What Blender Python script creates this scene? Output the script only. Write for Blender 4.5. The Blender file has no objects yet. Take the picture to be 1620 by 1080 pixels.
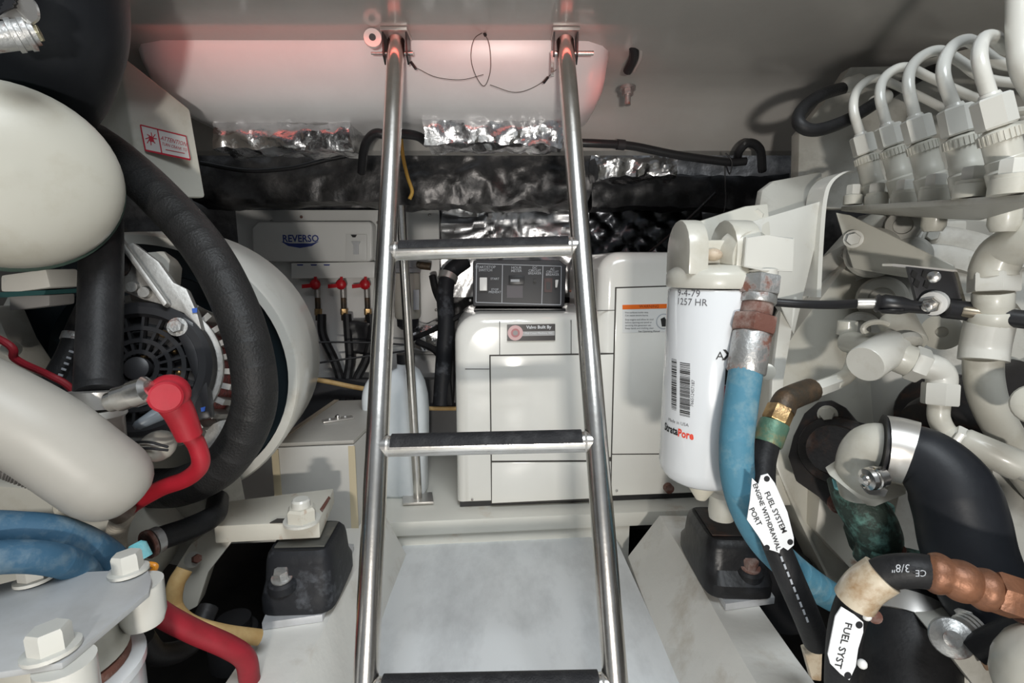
import bpy, bmesh, math, random
from mathutils import Vector as V, Matrix, noise
random.seed(7)
SC = bpy.context.scene
COL = SC.collection

# ------------------------------------------------------------------ camera, world, light, exposure
F = 810.0                       # focal length in pixels of the 1620 px wide frame (18 mm on 36 mm)
TH = math.radians(8.4)          # downward pitch
CZ = 0.66                       # eye height above the centre floor panel
CO, SI = math.cos(TH), math.sin(TH)
cam = bpy.data.cameras.new('camera'); cam.lens = 18.0; cam.sensor_width = 36.0
cam.clip_start = 0.01; cam.clip_end = 50
camo = bpy.data.objects.new('camera', cam); COL.objects.link(camo)
camo.location = (0, 0, CZ); camo.rotation_euler = (math.pi / 2 - TH, 0, 0)
SC.camera = camo

world = bpy.data.worlds.new('sky'); SC.world = world; world.use_nodes = True
world.node_tree.nodes['Background'].inputs[0].default_value = (0.86, 0.93, 1.0, 1)
world.node_tree.nodes['Background'].inputs[1].default_value = 0.22

def area(name, loc, target, sx, sy, power, color):
    l = bpy.data.lights.new(name, 'AREA'); l.shape = 'RECTANGLE'; l.size = sx; l.size_y = sy
    l.energy = power; l.color = color
    o = bpy.data.objects.new(name, l); COL.objects.link(o); o.location = loc
    o.rotation_euler = (V(target) - V(loc)).to_track_quat('-Z', 'Y').to_euler()
    return o
area('hatch_daylight', (0.30, -0.50, 2.25), (0.05, 0.95, 0.25), 1.0, 0.9, 40.0, (0.90, 0.96, 1.0))
area('work_lamp', (0.06, -0.84, 0.44), (0.15, 1.2, 0.55), 0.10, 0.05, 14.5, (1.0, 0.95, 0.88))
area('red_glow_fill', (-0.24, 0.965, 1.050), (-0.24, 1.06, 1.040), 0.84, 0.015, 0.13, (1.0, 0.16, 0.12))  # added red fill tinting the moulding's top; source of the glow is unseen
area('red_end_fill', (0.235, 1.06, 0.985), (0.19, 1.12, 0.985), 0.02, 0.05, 0.035, (1.0, 0.10, 0.07))  # second added red fill, for the moulding's right end; no known lamp
SC.view_settings.view_transform = 'Standard'; SC.view_settings.look = 'None'
SC.view_settings.exposure = -0.12; SC.view_settings.gamma = 1.0
SC.view_settings.use_curve_mapping = False

# ------------------------------------------------------------------ geometry of the view, used to measure the place
RX = V((1, 0, 0)); UP = V((0, SI, CO)); FW = V((0, CO, -SI)); EZ = V((0, 0, 1)); EY = V((0, 1, 0))
EYE = V((0, 0, CZ))
def ray(px, py): return RX * ((px - 810) / F) + UP * ((540 - py) / F) + FW
def P(px, py, d): return EYE + ray(px, py) * d
def PZ(px, py, z):
    r = ray(px, py); return EYE + r * ((z - CZ) / r.z)
def PY(px, py, y):
    r = ray(px, py); return EYE + r * (y / r.y)
def rp(px, d): return px * d / F
def proj(p):
    q = p - EYE; d = q.dot(FW); return 810 + F * q.dot(RX) / d, 540 - F * q.dot(UP) / d, d

# ------------------------------------------------------------------ materials
MATS = {}
def mat(name, col, rough=0.4, metal=0.0, col2=None, scale=8.0, lo=0.4, hi=0.65, bump=0.0, bscale=60.0,
        rough2=None, coat=0.0, wrap=0.0, wrapd=0.02, stretch=(1, 1, 1), trans=0.0):
    if name in MATS: return MATS[name]
    m = bpy.data.materials.new(name); m.use_nodes = True
    nt = m.node_tree; N = nt.nodes; L = nt.links; b = N['Principled BSDF']
    b.inputs['Base Color'].default_value = (*col, 1); b.inputs['Roughness'].default_value = rough
    b.inputs['Metallic'].default_value = metal
    if coat: b.inputs['Coat Weight'].default_value = coat; b.inputs['Coat Roughness'].default_value = 0.12
    b.inputs['Specular IOR Level'].default_value = 0.28 if 'rubber' in name or 'hose' in name or 'silicone' in name else 0.5
    if trans:
        b.inputs['Transmission Weight'].default_value = trans
    tc = N.new('ShaderNodeTexCoord'); mp = N.new('ShaderNodeMapping'); mp.inputs['Scale'].default_value = stretch
    L.new(tc.outputs['Object'], mp.inputs['Vector'])
    if col2 is not None:
        n = N.new('ShaderNodeTexNoise'); n.inputs['Scale'].default_value = scale; n.inputs['Detail'].default_value = 8
        n.inputs['Roughness'].default_value = 0.65
        L.new(mp.outputs[0], n.inputs['Vector'])
        r = N.new('ShaderNodeValToRGB'); r.color_ramp.elements[0].position = lo; r.color_ramp.elements[1].position = hi
        r.color_ramp.elements[0].color = (*col, 1); r.color_ramp.elements[1].color = (*col2, 1)
        L.new(n.outputs['Fac'], r.inputs[0]); L.new(r.outputs[0], b.inputs['Base Color'])
        if rough2 is not None:
            mr = N.new('ShaderNodeMapRange'); mr.inputs[1].default_value = lo; mr.inputs[2].default_value = hi
            mr.inputs[3].default_value = rough; mr.inputs[4].default_value = rough2
            L.new(n.outputs['Fac'], mr.inputs[0]); L.new(mr.outputs[0], b.inputs['Roughness'])
            if metal:
                mm = N.new('ShaderNodeMapRange'); mm.inputs[1].default_value = lo; mm.inputs[2].default_value = hi
                mm.inputs[3].default_value = metal; mm.inputs[4].default_value = 0.1
                L.new(n.outputs['Fac'], mm.inputs[0]); L.new(mm.outputs[0], b.inputs['Metallic'])
    hgt = None
    if bump:
        n2 = N.new('ShaderNodeTexNoise'); n2.inputs['Scale'].default_value = bscale; n2.inputs['Detail'].default_value = 5
        L.new(mp.outputs[0], n2.inputs['Vector']); hgt = n2.outputs['Fac']
    if wrap:
        sx = N.new('ShaderNodeSeparateXYZ'); L.new(tc.outputs['UV'], sx.inputs[0])
        dv = N.new('ShaderNodeMath'); dv.operation = 'DIVIDE'; dv.inputs[1].default_value = wrapd
        L.new(sx.outputs['Y'], dv.inputs[0])
        fr = N.new('ShaderNodeMath'); fr.operation = 'FRACT'; L.new(dv.outputs[0], fr.inputs[0])
        pw = N.new('ShaderNodeMath'); pw.operation = 'POWER'; pw.inputs[1].default_value = 6.0
        L.new(fr.outputs[0], pw.inputs[0])
        ml = N.new('ShaderNodeMath'); ml.operation = 'MULTIPLY'; ml.inputs[1].default_value = wrap
        L.new(pw.outputs[0], ml.inputs[0])
        if hgt is not None:
            ad = N.new('ShaderNodeMath'); ad.operation = 'ADD'; L.new(hgt, ad.inputs[0]); L.new(ml.outputs[0], ad.inputs[1])
            hgt = ad.outputs[0]
        else: hgt = ml.outputs[0]
    if hgt is not None:
        bp = N.new('ShaderNodeBump'); bp.inputs['Strength'].default_value = max(bump, 0.35 if wrap else 0)
        bp.inputs['Distance'].default_value = 0.004
        L.new(hgt, bp.inputs['Height']); L.new(bp.outputs[0], b.inputs['Normal'])
    MATS[name] = m
    return m

cream   = mat('cream_engine_paint', (0.56, 0.545, 0.48), 0.36, 0, (0.42, 0.385, 0.30), 14, 0.52, 0.85, 0.05, 90, coat=0.3)
cream_w = mat('white_engine_paint', (0.63, 0.62, 0.57), 0.3, 0, (0.47, 0.43, 0.35), 16, 0.56, 0.85, 0.04, 80, coat=0.4)
cream_g = mat('greyish_engine_paint', (0.42, 0.41, 0.37), 0.42, 0, (0.22, 0.20, 0.16), 11, 0.5, 0.78, 0.08, 60)
cream_r = mat('chipped_cream_paint', (0.60, 0.575, 0.50), 0.4, 0, (0.33, 0.16, 0.07), 20, 0.60, 0.70, 0.1, 70)
gelcoat = mat('white_gelcoat', (0.74, 0.73, 0.71), 0.25, 0, (0.62, 0.60, 0.57), 4, 0.45, 0.8, coat=0.4)
gelgrey = mat('grey_gelcoat', (0.41, 0.393, 0.37), 0.22, 0, (0.345, 0.33, 0.31), 3, 0.4, 0.8, coat=0.5)
genwht  = mat('generator_white_paint', (0.82, 0.81, 0.76), 0.16, 0, (0.77, 0.755, 0.69), 5, 0.5, 0.85, coat=0.6)
seam    = mat('dark_seam', (0.05, 0.045, 0.04), 0.7)
floorm  = mat('white_floor_panel', (0.76, 0.78, 0.79), 0.42, 0, (0.46, 0.47, 0.48), 5.5, 0.45, 0.82, 0.04, 25, stretch=(1.6, 0.8, 1))
bedm    = mat('painted_fibreglass_bed', (0.70, 0.69, 0.65), 0.4, 0, (0.42, 0.36, 0.28), 8, 0.54, 0.8, 0.4, 22)
shelfm  = mat('stained_shelf_paint', (0.68, 0.67, 0.61), 0.45, 0, (0.38, 0.22, 0.10), 5.5, 0.60, 0.82, 0.06, 30)
steel   = mat('polished_stainless', (0.78, 0.76, 0.73), 0.24, 1.0, (0.66, 0.63, 0.59), 30, 0.4, 0.7, 0.03, 200)
steelb  = mat('brushed_stainless', (0.62, 0.60, 0.57), 0.36, 0.8)
alum    = mat('cast_aluminium', (0.46, 0.45, 0.43), 0.52, 0.8, (0.34, 0.33, 0.31), 20, 0.4, 0.7, 0.15, 150)
alump   = mat('aluminium_plate', (0.62, 0.63, 0.65), 0.5, 0.5, (0.48, 0.49, 0.50), 15, 0.4, 0.7, 0.05, 100)
zinc    = mat('zinc_plated_steel', (0.46, 0.46, 0.45), 0.42, 0.75, (0.19, 0.085, 0.06), 26, 0.52, 0.62, 0.3, 140, rough2=0.85)
rust    = mat('rusted_steel', (0.15, 0.062, 0.045), 0.8, 0.1, (0.30, 0.23, 0.20), 30, 0.48, 0.66, 0.4, 120)
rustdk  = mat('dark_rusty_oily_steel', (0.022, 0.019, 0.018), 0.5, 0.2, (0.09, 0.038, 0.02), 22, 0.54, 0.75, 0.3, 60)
copper  = mat('copper_sleeve', (0.24, 0.105, 0.055), 0.45, 0.4, (0.11, 0.05, 0.03), 40, 0.45, 0.75, 0.2, 150)
brass   = mat('brass', (0.45, 0.30, 0.14), 0.35, 0.85, (0.16, 0.10, 0.06), 40, 0.45, 0.7, 0.2, 150)
brassdk = mat('tarnished_brass', (0.055, 0.045, 0.033), 0.5, 0.4, (0.14, 0.08, 0.04), 30, 0.45, 0.75, 0.3, 120)
verdi   = mat('verdigris_bronze', (0.035, 0.055, 0.045), 0.6, 0.2, (0.14, 0.30, 0.26), 60, 0.48, 0.68, 0.8, 90)
turq    = mat('turquoise_corrosion', (0.18, 0.55, 0.60), 0.7, 0, (0.40, 0.75, 0.78), 60, 0.4, 0.7, 0.4, 120)
rubber  = mat('black_rubber', (0.011, 0.011, 0.012), 0.5, 0, (0.022, 0.022, 0.023), 20, 0.4, 0.7, 0.12, 220)
rubberw = mat('wrapped_black_hose', (0.017, 0.017, 0.017), 0.46, 0, (0.025, 0.024, 0.024), 14, 0.4, 0.7, 0.05, 300, wrap=1.6, wrapd=0.034)
rubberg = mat('dusty_black_rubber', (0.016, 0.017, 0.020), 0.55, 0, (0.15, 0.16, 0.18), 18, 0.55, 0.82, 0.3, 50)
rubbers = mat('smooth_black_silicone', (0.010, 0.011, 0.014), 0.45, 0, (0.016, 0.018, 0.022), 6, 0.4, 0.7, 0.05, 120)
plastic = mat('black_plastic', (0.020, 0.020, 0.022), 0.35)
plastic2= mat('charcoal_plastic', (0.030, 0.030, 0.033), 0.45)
bilge   = mat('dark_bilge', (0.030, 0.028, 0.026), 0.5, 0, (0.06, 0.055, 0.05), 8, 0.4, 0.8, 0.2, 20)
blueh   = mat('blue_hose', (0.075, 0.215, 0.30), 0.6, 0, (0.20, 0.31, 0.35), 34, 0.48, 0.72, 0.18, 60, wrap=1.2, wrapd=0.03)
blued   = mat('faded_blue_hose', (0.040, 0.105, 0.175), 0.6, 0, (0.15, 0.21, 0.25), 30, 0.48, 0.72, 0.2, 60, wrap=1.2, wrapd=0.03)
redm    = mat('red_cable_jacket', (0.42, 0.014, 0.028), 0.45, 0, (0.32, 0.010, 0.018), 14, 0.4, 0.7, 0.05, 80)
reddk   = mat('dark_red_hose', (0.30, 0.018, 0.03), 0.5, 0, (0.20, 0.015, 0.02), 20, 0.4, 0.7, 0.1, 80)
redv    = mat('red_valve_handle', (0.50, 0.012, 0.02), 0.35)
copperw = mat('enamelled_copper_winding', (0.36, 0.03, 0.025), 0.3, 0.5, (0.10, 0.01, 0.01), 160, 0.45, 0.6, 0.6, 200)
yellowh = mat('tan_hose', (0.55, 0.38, 0.17), 0.55, 0, (0.42, 0.25, 0.09), 20, 0.45, 0.7)
yelloww = mat('yellow_wire', (0.45, 0.28, 0.05), 0.5)
orangem = mat('orange_plastic', (0.75, 0.28, 0.02), 0.4)
whitep  = mat('white_plastic', (0.76, 0.76, 0.74), 0.35)
filterw = mat('white_filter_paint', (0.70, 0.715, 0.73), 0.2, coat=0.5)
jugm    = mat('milky_jug_plastic', (0.74, 0.78, 0.80), 0.4, 0, (0.62, 0.67, 0.70), 9, 0.4, 0.75)
bluegl  = mat('grey_blue_jug_plastic', (0.42, 0.47, 0.52), 0.3)
boxgrey = mat('grey_box_paint', (0.50, 0.49, 0.46), 0.4, 0, (0.44, 0.43, 0.40), 6, 0.4, 0.8)
boxlid  = mat('box_lid_paint', (0.40, 0.385, 0.35), 0.45, 0, (0.34, 0.32, 0.29), 8, 0.4, 0.8)
caulk   = mat('aged_caulk_edge', (0.55, 0.47, 0.32), 0.6)
tape    = mat('aged_clear_tape', (0.58, 0.50, 0.38), 0.3, 0, (0.30, 0.17, 0.07), 34, 0.46, 0.70, 0.2, 60, coat=0.4)
tagm    = mat('white_tag_plastic', (0.82, 0.83, 0.84), 0.3, coat=0.3)
ink     = mat('black_ink', (0.02, 0.02, 0.02), 0.6)
inkg    = mat('grey_pen_ink', (0.12, 0.12, 0.13), 0.6)
inkw    = mat('white_print', (0.75, 0.77, 0.80), 0.5)
inkgr   = mat('grey_print', (0.42, 0.44, 0.47), 0.5)
inkr    = mat('red_print', (0.45, 0.02, 0.04), 0.5)
inkr2   = mat('bright_red_print', (0.75, 0.06, 0.03), 0.5)
inkb    = mat('blue_print', (0.035, 0.06, 0.27), 0.5)
inko    = mat('orange_print', (0.85, 0.16, 0.01), 0.5)
greenp  = mat('dark_green_paint', (0.03, 0.06, 0.045), 0.5)
teal    = mat('dark_teal_drum', (0.012, 0.02, 0.025), 0.35)
tubm    = mat('cockpit_moulding_gelcoat', (0.86, 0.84, 0.84), 0.3, 0, (0.74, 0.71, 0.71), 3, 0.4, 0.8, 0.03, 30)
oldfoil = mat('dull_foil_insulation', (0.16, 0.155, 0.155), 0.4, 0.75, (0.05, 0.05, 0.052), 9, 0.42, 0.66, 0.9, 22)
def foilmat(name, col, dark, rough, bstr, bscale):
    m = mat(name, col, rough, 1.0, dark, bscale * 0.35, 0.42, 0.62, bstr, bscale); return m
foil    = foilmat('bright_crinkled_foil', (0.86, 0.86, 0.87), (0.60, 0.60, 0.61), 0.24, 1.0, 34)
foils   = foilmat('bright_foil_sheet', (0.88, 0.88, 0.89), (0.75, 0.75, 0.76), 0.33, 0.6, 30)
foilq   = foilmat('quilted_dark_foil', (0.10, 0.105, 0.115), (0.05, 0.052, 0.058), 0.25, 0.7, 20)

# ------------------------------------------------------------------ mesh helpers
def basis(ax):
    ax = ax.normalized(); t = EZ if abs(ax.z) < 0.9 else RX
    u = ax.cross(t).normalized(); return ax, u, ax.cross(u).normalized()
def smooth_path(pts, res=8):
    pts = [V(p) for p in pts]
    if len(pts) < 3: return [pts[0].lerp(pts[1], i / res) for i in range(res + 1)]
    q = [pts[0] * 2 - pts[1]] + pts + [pts[-1] * 2 - pts[-2]]; out = []
    for i in range(1, len(q) - 2):
        a, b, c, d = q[i - 1:i + 3]
        for k in range(res):
            t = k / res
            out.append(0.5 * ((2 * b) + (c - a) * t + (2 * a - 5 * b + 4 * c - d) * t * t + (3 * b - a - 3 * c + d) * t ** 3))
    out.append(pts[-1]); return out

class MB:
    def __init__(s): s.v = []; s.f = []; s.uv = {}
    def rings(s, rings, closed=True, caps=True, vlen=None):
        n = len(rings[0]); b = len(s.v)
        for r in rings: s.v += r
        for i in range(len(rings) - 1):
            for k in range(n if closed else n - 1):
                k2 = (k + 1) % n
                s.f.append((b + i * n + k, b + i * n + k2, b + (i + 1) * n + k2, b + (i + 1) * n + k))
                if vlen: s.uv[len(s.f) - 1] = ((k / n, vlen[i]), ((k + 1) / n, vlen[i]), ((k + 1) / n, vlen[i + 1]), (k / n, vlen[i + 1]))
        if caps and closed:
            s.f.append(tuple(b + k for k in range(n))[::-1]); e = b + (len(rings) - 1) * n
            s.f.append(tuple(e + k for k in range(n)))
        return s
    def tube(s, path, r, n=14, arc=None, caps=True):
        path = [V(p) for p in path]; m = len(path); rr = r if isinstance(r, (list, tuple)) else [r] * m
        ax, u, w = basis(path[1] - path[0]); rings = []; vl = [0.0]
        for i, p in enumerate(path):
            t = (path[min(i + 1, m - 1)] - path[max(i - 1, 0)]).normalized()
            u = (u - t * u.dot(t)).normalized(); w = t.cross(u)
            if arc: an = [arc[0] + (arc[1] - arc[0]) * k / (n - 1) for k in range(n)]
            else: an = [2 * math.pi * k / n for k in range(n)]
            rings.append([p + (u * math.cos(a) + w * math.sin(a)) * rr[i] for a in an])
            if i: vl.append(vl[-1] + (p - path[i - 1]).length)
        return s.rings(rings, not arc, caps, vl)
    def lathe(s, a, ax, prof, n=24, su=1.0, sv=1.0, u=None, ph=0.0, caps=True):
        ax0, uu, ww = basis(V(ax))
        if u is not None:
            uu = (V(u) - ax0 * V(u).dot(ax0)).normalized(); ww = ax0.cross(uu)
        rings = [[V(a) + ax0 * t + uu * (r * su * math.cos(2 * math.pi * k / n + ph)) + ww * (r * sv * math.sin(2 * math.pi * k / n + ph)) for k in range(n)] for t, r in prof]
        return s.rings(rings, True, caps)
    def cyl(s, a, b, r, r2=None, n=20):
        a, b = V(a), V(b); return s.lathe(a, b - a, [(0, r), ((b - a).length, r if r2 is None else r2)], n)
    def hexa(s, a, b, r, ph=0.3):
        a, b = V(a), V(b); h = (b - a).length
        return s.lathe(a, b - a, [(0, r), (h * .85, r), (h, r * .9)], 6, ph=ph)
    def ball(s, c, r, ax=(0, 0, 1), su=1, sv=1, sh=1.0, n=16):
        m = 9; pr = [(-math.cos(math.pi * i / m) * r * sh, max(math.sin(math.pi * i / m) * r, 1e-4)) for i in range(m + 1)]
        return s.lathe(c, ax, pr, n, su, sv)
    def box(s, c, hx, hy, hz):
        c = V(c); b = len(s.v)
        for i in (-1, 1):
            for j in (-1, 1):
                for k in (-1, 1): s.v.append(c + V(hx) * i + V(hy) * j + V(hz) * k)
        for q in ((0, 1, 3, 2), (4, 6, 7, 5), (0, 4, 5, 1), (2, 3, 7, 6), (0, 2, 6, 4), (1, 5, 7, 3)): s.f.append(tuple(b + t for t in q))
        return s
    def prism(s, poly, ext):
        poly = [V(p) for p in poly]; b = len(s.v); n = len(poly); ext = V(ext)
        s.v += poly + [p + ext for p in poly]
        s.f.append(tuple(b + i for i in range(n))); s.f.append(tuple(b + n + i for i in range(n))[::-1])
        for i in range(n): j = (i + 1) % n; s.f.append((b + j, b + i, b + n + i, b + n + j))
        return s
    def mesh(s, name, m, loc=V((0, 0, 0)), bev=0.0, seg=2, ang=35, recalc=True):
        me = bpy.data.meshes.new(name); me.from_pydata([tuple(p - loc) for p in s.v], [], s.f)
        if s.uv:
            ul = me.uv_layers.new(name='UVMap')
            for fi, uvs in s.uv.items():
                p = me.polygons[fi]
                for k, li in enumerate(p.loop_indices): ul.data[li].uv = uvs[k]
        bm = bmesh.new(); bm.from_mesh(me)
        if recalc: bmesh.ops.recalc_face_normals(bm, faces=bm.faces)
        if bev:
            es = [e for e in bm.edges if len(e.link_faces) == 2 and e.calc_face_angle(0) > math.radians(30)]
            bmesh.ops.bevel(bm, geom=es, offset=bev, segments=seg, affect='EDGES', profile=0.6, clamp_overlap=True)
        bm.to_mesh(me); bm.free()
        me.polygons.foreach_set('use_smooth', [True] * len(me.polygons))
        me.set_sharp_from_angle(angle=math.radians(ang))
        me.materials.append(m); return me
    def part(s, name, m, parent, label=None, **k):
        loc = org(parent); o = bpy.data.objects.new(name, s.mesh(name, m, loc, **k)); COL.objects.link(o)
        o.parent = parent
        if label: o['label'] = label
        return o
    def base(s):
        xs = [p.x for p in s.v]; ys = [p.y for p in s.v]; zs = [p.z for p in s.v]
        return V(((min(xs) + max(xs)) / 2, (min(ys) + max(ys)) / 2, min(zs)))
    def thing(s, name, label, cat, m, group=None, kind=None, **k):
        loc = s.base(); o = bpy.data.objects.new(name, s.mesh(name, m, loc, **k)); COL.objects.link(o); o.location = loc
        if label: o['label'] = label
        if cat: o['category'] = cat
        if group: o['group'] = group
        if kind: o['kind'] = kind
        return o
    def struct(s, name, label, m, **k): return s.thing(name, label, None, m, kind='structure', **k)
def org(o):
    p = V((0, 0, 0))
    while o is not None: p = p + V(o.location); o = o.parent
    return p
def T(name, label, cat, loc, group=None):
    o = bpy.data.objects.new(name, None); COL.objects.link(o); o.location = loc; o.empty_display_size = 0.02
    o['label'] = label; o['category'] = cat
    if group: o['group'] = group
    return o
def px(pts): return [P(*p) for p in pts]
def bolt(parent, pos, ax, r, h, m, name='bolt', washer=True, wm=None):
    ax = V(ax).normalized(); b = MB()
    if washer: b.lathe(pos, ax, [(0, r * 1.35), (h * .15, r * 1.35), (h * .16, r * 1.2)], 20)
    b.hexa(V(pos) + ax * h * (.15 if washer else 0), V(pos) + ax * h, r); return b.part(name, m, parent)
def hose(name, label, cat, pts, r, m, res=10, n=18, group=None, pname=None):
    """a hose along points (px, py, distance); r in metres.  returns empty and centre line"""
    path = smooth_path(px(pts), res); b = MB().tube(path, r, n)
    t = T(name, label, cat, b.base(), group); b.part(pname or 'hose_body', m, t); return t, path
def sub(path, a, b):
    m = len(path) - 1; i0 = int(round(a * m)); i1 = max(int(round(b * m)), i0 + 1); return path[i0:i1 + 1]
def band(parent, path, a, b, r, m, name='clamp_band', n=22): return MB().tube(sub(path, a, b), r, n).part(name, m, parent)
def cyl_along(path, s0, s1, k=4):
    """points of a path between two arc lengths"""
    L = [0]; 
    for i in range(1, len(path)): L.append(L[-1] + (path[i] - path[i - 1]).length)
    def at(x):
        for i in range(1, len(L)):
            if x <= L[i]: return path[i - 1].lerp(path[i], (x - L[i - 1]) / max(L[i] - L[i - 1], 1e-9))
        return path[-1]
    return [at(s0 + (s1 - s0) * i / k) for i in range(k + 1)]
def text(parent, body, o, ex, ey, size, m, name='lettering', align='CENTER', wrapf=None, bold=0.0, sx=1.0):
    c = bpy.data.curves.new('txt', 'FONT'); c.body = body; c.size = size; c.align_x = align; c.align_y = 'CENTER'
    c.resolution_u = 2; c.offset = bold; c.space_line = 0.85
    to = bpy.data.objects.new('txt', c); COL.objects.link(to)
    me = bpy.data.meshes.new_from_object(to); bpy.data.objects.remove(to); bpy.data.curves.remove(c)
    ex = V(ex).normalized(); ey = V(ey).normalized(); loc = org(parent)
    for v in me.vertices:
        a, b_ = v.co.x * sx, v.co.y
        v.co = (wrapf(a, b_) if wrapf else V(o) + ex * a + ey * b_) - loc
    me.materials.clear(); me.materials.append(m)
    ob = bpy.data.objects.new(name, me); COL.objects.link(ob); ob.parent = parent; return ob
def frame_on(o, n, up=EZ):
    n = V(n).normalized(); ey = (V(up) - n * V(up).dot(n)).normalized(); return ey.cross(n).normalized(), ey, n

# ------------------------------------------------------------------ the setting
def hit(px_, py_, o, n):
    r = ray(px_, py_); return EYE + r * ((o - EYE).dot(n) / r.dot(n))
def quad(b, corners, o, n, t0, t1):
    """slab whose outline is measured on the plane (o, n), between heights t0 and t1 along n"""
    pts = [hit(a, c, o, n) for a, c in corners]; return b.prism([p + n * t0 for p in pts], n * (t1 - t0))

MB().prism([(-1.5, -0.9, -0.34), (1.5, -0.9, -0.34), (1.5, 1.95, -0.34), (-1.5, 1.95, -0.34)], (0, 0, 0.02)).struct('floor', 'dark oily bilge bottom under the engines', bilge)
fl = [PZ(645, 835, 0), PZ(607, 960, 0), PZ(1078, 1080, 0), PZ(983, 870, 0)]
def ext(a, b, y): return a + (b - a) * ((y - a.y) / (b.y - a.y))
cpanel = [ext(fl[0], fl[1], 1.21), ext(fl[3], fl[2], 1.21), ext(fl[3], fl[2], -0.6), ext(fl[0], fl[1], -0.6)]
MB().prism(cpanel, (0, 0, -0.03)).struct('floor.001', 'smooth white floor panel between the two engine beds', floorm, bev=0.002)
# engine beds (stringers) either side of the floor panel
def bed(name, label, sec, y0, y1, cham):
    ring0 = [V((x, y0, z)) for x, z in sec]; ring1 = [V((x, y1, z)) for x, z in sec]
    ringc = [V((x, y1 + cham * (0.7 if z > 0.05 else 0), z * (0.25 if z > 0.05 else 1))) for x, z in sec]
    b = MB().rings([ring0] + [[a.lerp(c, t / 12) + V((0.004 * noise.noise(V((t * .5, i * 3, 0))), 0, 0.003 * noise.noise(V((t * .6, i * 2, 5))))) for i, (a, c) in enumerate(zip(ring0, ring1))] for t in range(1, 13)] + [ringc])
    return b.struct(name, label, bedm, bev=0.008, seg=3, ang=50)
bed('trim_1', 'white fibreglass engine bed left of the floor panel', [(-0.239, -0.03), (-0.245, 0.0), (-0.292, 0.10), (-0.388, 0.10), (-0.40, 0.02), (-0.40, -0.32), (-0.25, -0.32)], -0.6, 1.10, 0.06)
bed('trim_2', 'white fibreglass engine bed right of the floor panel', [(0.262, -0.03), (0.266, 0.0), (0.334, 0.10), (0.412, 0.10), (0.425, 0.02), (0.425, -0.32), (0.27, -0.32)], -0.6, 1.09, 0.06)

GA = math.radians(5.0)
GX = V((math.cos(GA), math.sin(GA), 0)); GN = V((math.sin(GA), -math.cos(GA), 0)); GB = -GN
SO = PZ(725, 822, 0.066)     # front lip of the shelf
b = MB(); l0 = SO - GX * 0.75; l1 = SO + GX * 0.85
b.prism([l0, l1, l1 + GB * 0.75, l0 + GB * 0.75], (0, 0, -0.036)); b.struct('trim_3', 'long white painted shelf carrying the generator', shelfm, bev=0.004)
b = MB(); q0 = SO - GX * 0.16 + GB * 0.012 - EZ * 0.036; q1 = SO + GX * 0.42 + GB * 0.012 - EZ * 0.036
b.prism([q0, q1, q1 + GB * 0.03, q0 + GB * 0.03], (0, 0, -0.30)); b.struct('baseboard_back', 'white riser below the generator shelf', shelfm)

# back bulkhead covered with dull wrinkled insulation
b = MB(); nx, nz = 90, 44; base = len(b.v)
for j in range(nz + 1):
    for i in range(nx + 1):
        x = -1.5 + 3.0 * i / nx; z = -0.34 + 1.5 * j / nz
        h = 0.05 * noise.noise(V((x * 2.2, z * 9, 1))) + 0.02 * noise.noise(V((x * 9, z * 16, 4)))
        b.v.append(V((x, 1.80 + h * (1 if z > 0.62 else 0.2), z)))
for j in range(nz):
    for i in range(nx):
        a = j * (nx + 1) + i; b.f.append((a, a + 1, a + nx + 2, a + nx + 1))
b.prism([(-1.5, 1.90, -0.34), (1.5, 1.90, -0.34), (1.5, 1.90, 1.16), (-1.5, 1.90, 1.16)], (0, 0.03, 0))
b.struct('wall_back', 'back bulkhead lined with dark dull foil insulation', oldfoil, recalc=False, ang=60)
MB().prism([(-1.5, -0.9, -0.34), (-1.5, 1.95, -0.34), (-1.5, 1.95, 1.1), (-1.5, -0.9, 1.1)], (-0.04, 0, 0)).struct('wall_left', 'hull side behind the left engine', bilge)
MB().prism([(1.5, -0.9, -0.34), (1.5, 1.95, -0.34), (1.5, 1.95, 1.1), (1.5, -0.9, 1.1)], (0.04, 0, 0)).struct('wall_right', 'hull side behind the right engine', bilge)

# deck underside: flat, then a rolled drop at the back
prof = [(0.80, 1.080), (1.20, 1.080), (1.245, 1.072), (1.275, 1.05), (1.29, 1.01), (1.30, 0.965), (1.315, 0.94), (1.34, 0.934), (1.36, 0.95), (1.36, 1.13), (0.80, 1.13)]
b = MB().rings([[V((x, y, z)) for y, z in prof] for x in (-1.5, -0.4, 0.4, 1.5)])
b.struct('ceiling', 'glossy grey gelcoat underside of the deck', gelgrey, ang=40)
# cockpit moulding hanging below it
prof = [(1.035, 1.085), (1.045, 1.05), (1.075, 1.00), (1.11, 0.975), (1.15, 0.967), (1.27, 0.965), (1.27, 1.085)]
b = MB(); xs = [-0.745, -0.735, -0.71, -0.66, -0.60, -0.2, 0.10, 0.145, 0.175, 0.19, 0.197]
def tubr(x):
    e = min(max((-0.66 - x) / 0.085, 0), 1) if x < 0 else min(max((x - 0.12) / 0.077, 0), 1)
    k = (1 - math.sqrt(max(1 - e * e, 0)))
    return [V((x, y + (1.27 - y) * 0.35 * k, z + (1.085 - z) * 0.75 * k)) for y, z in prof]
b.rings([tubr(x) for x in xs]); b.struct('trim_4', 'white cockpit moulding bulging below the deck, tinted red along its top', tubm, ang=60)

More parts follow.
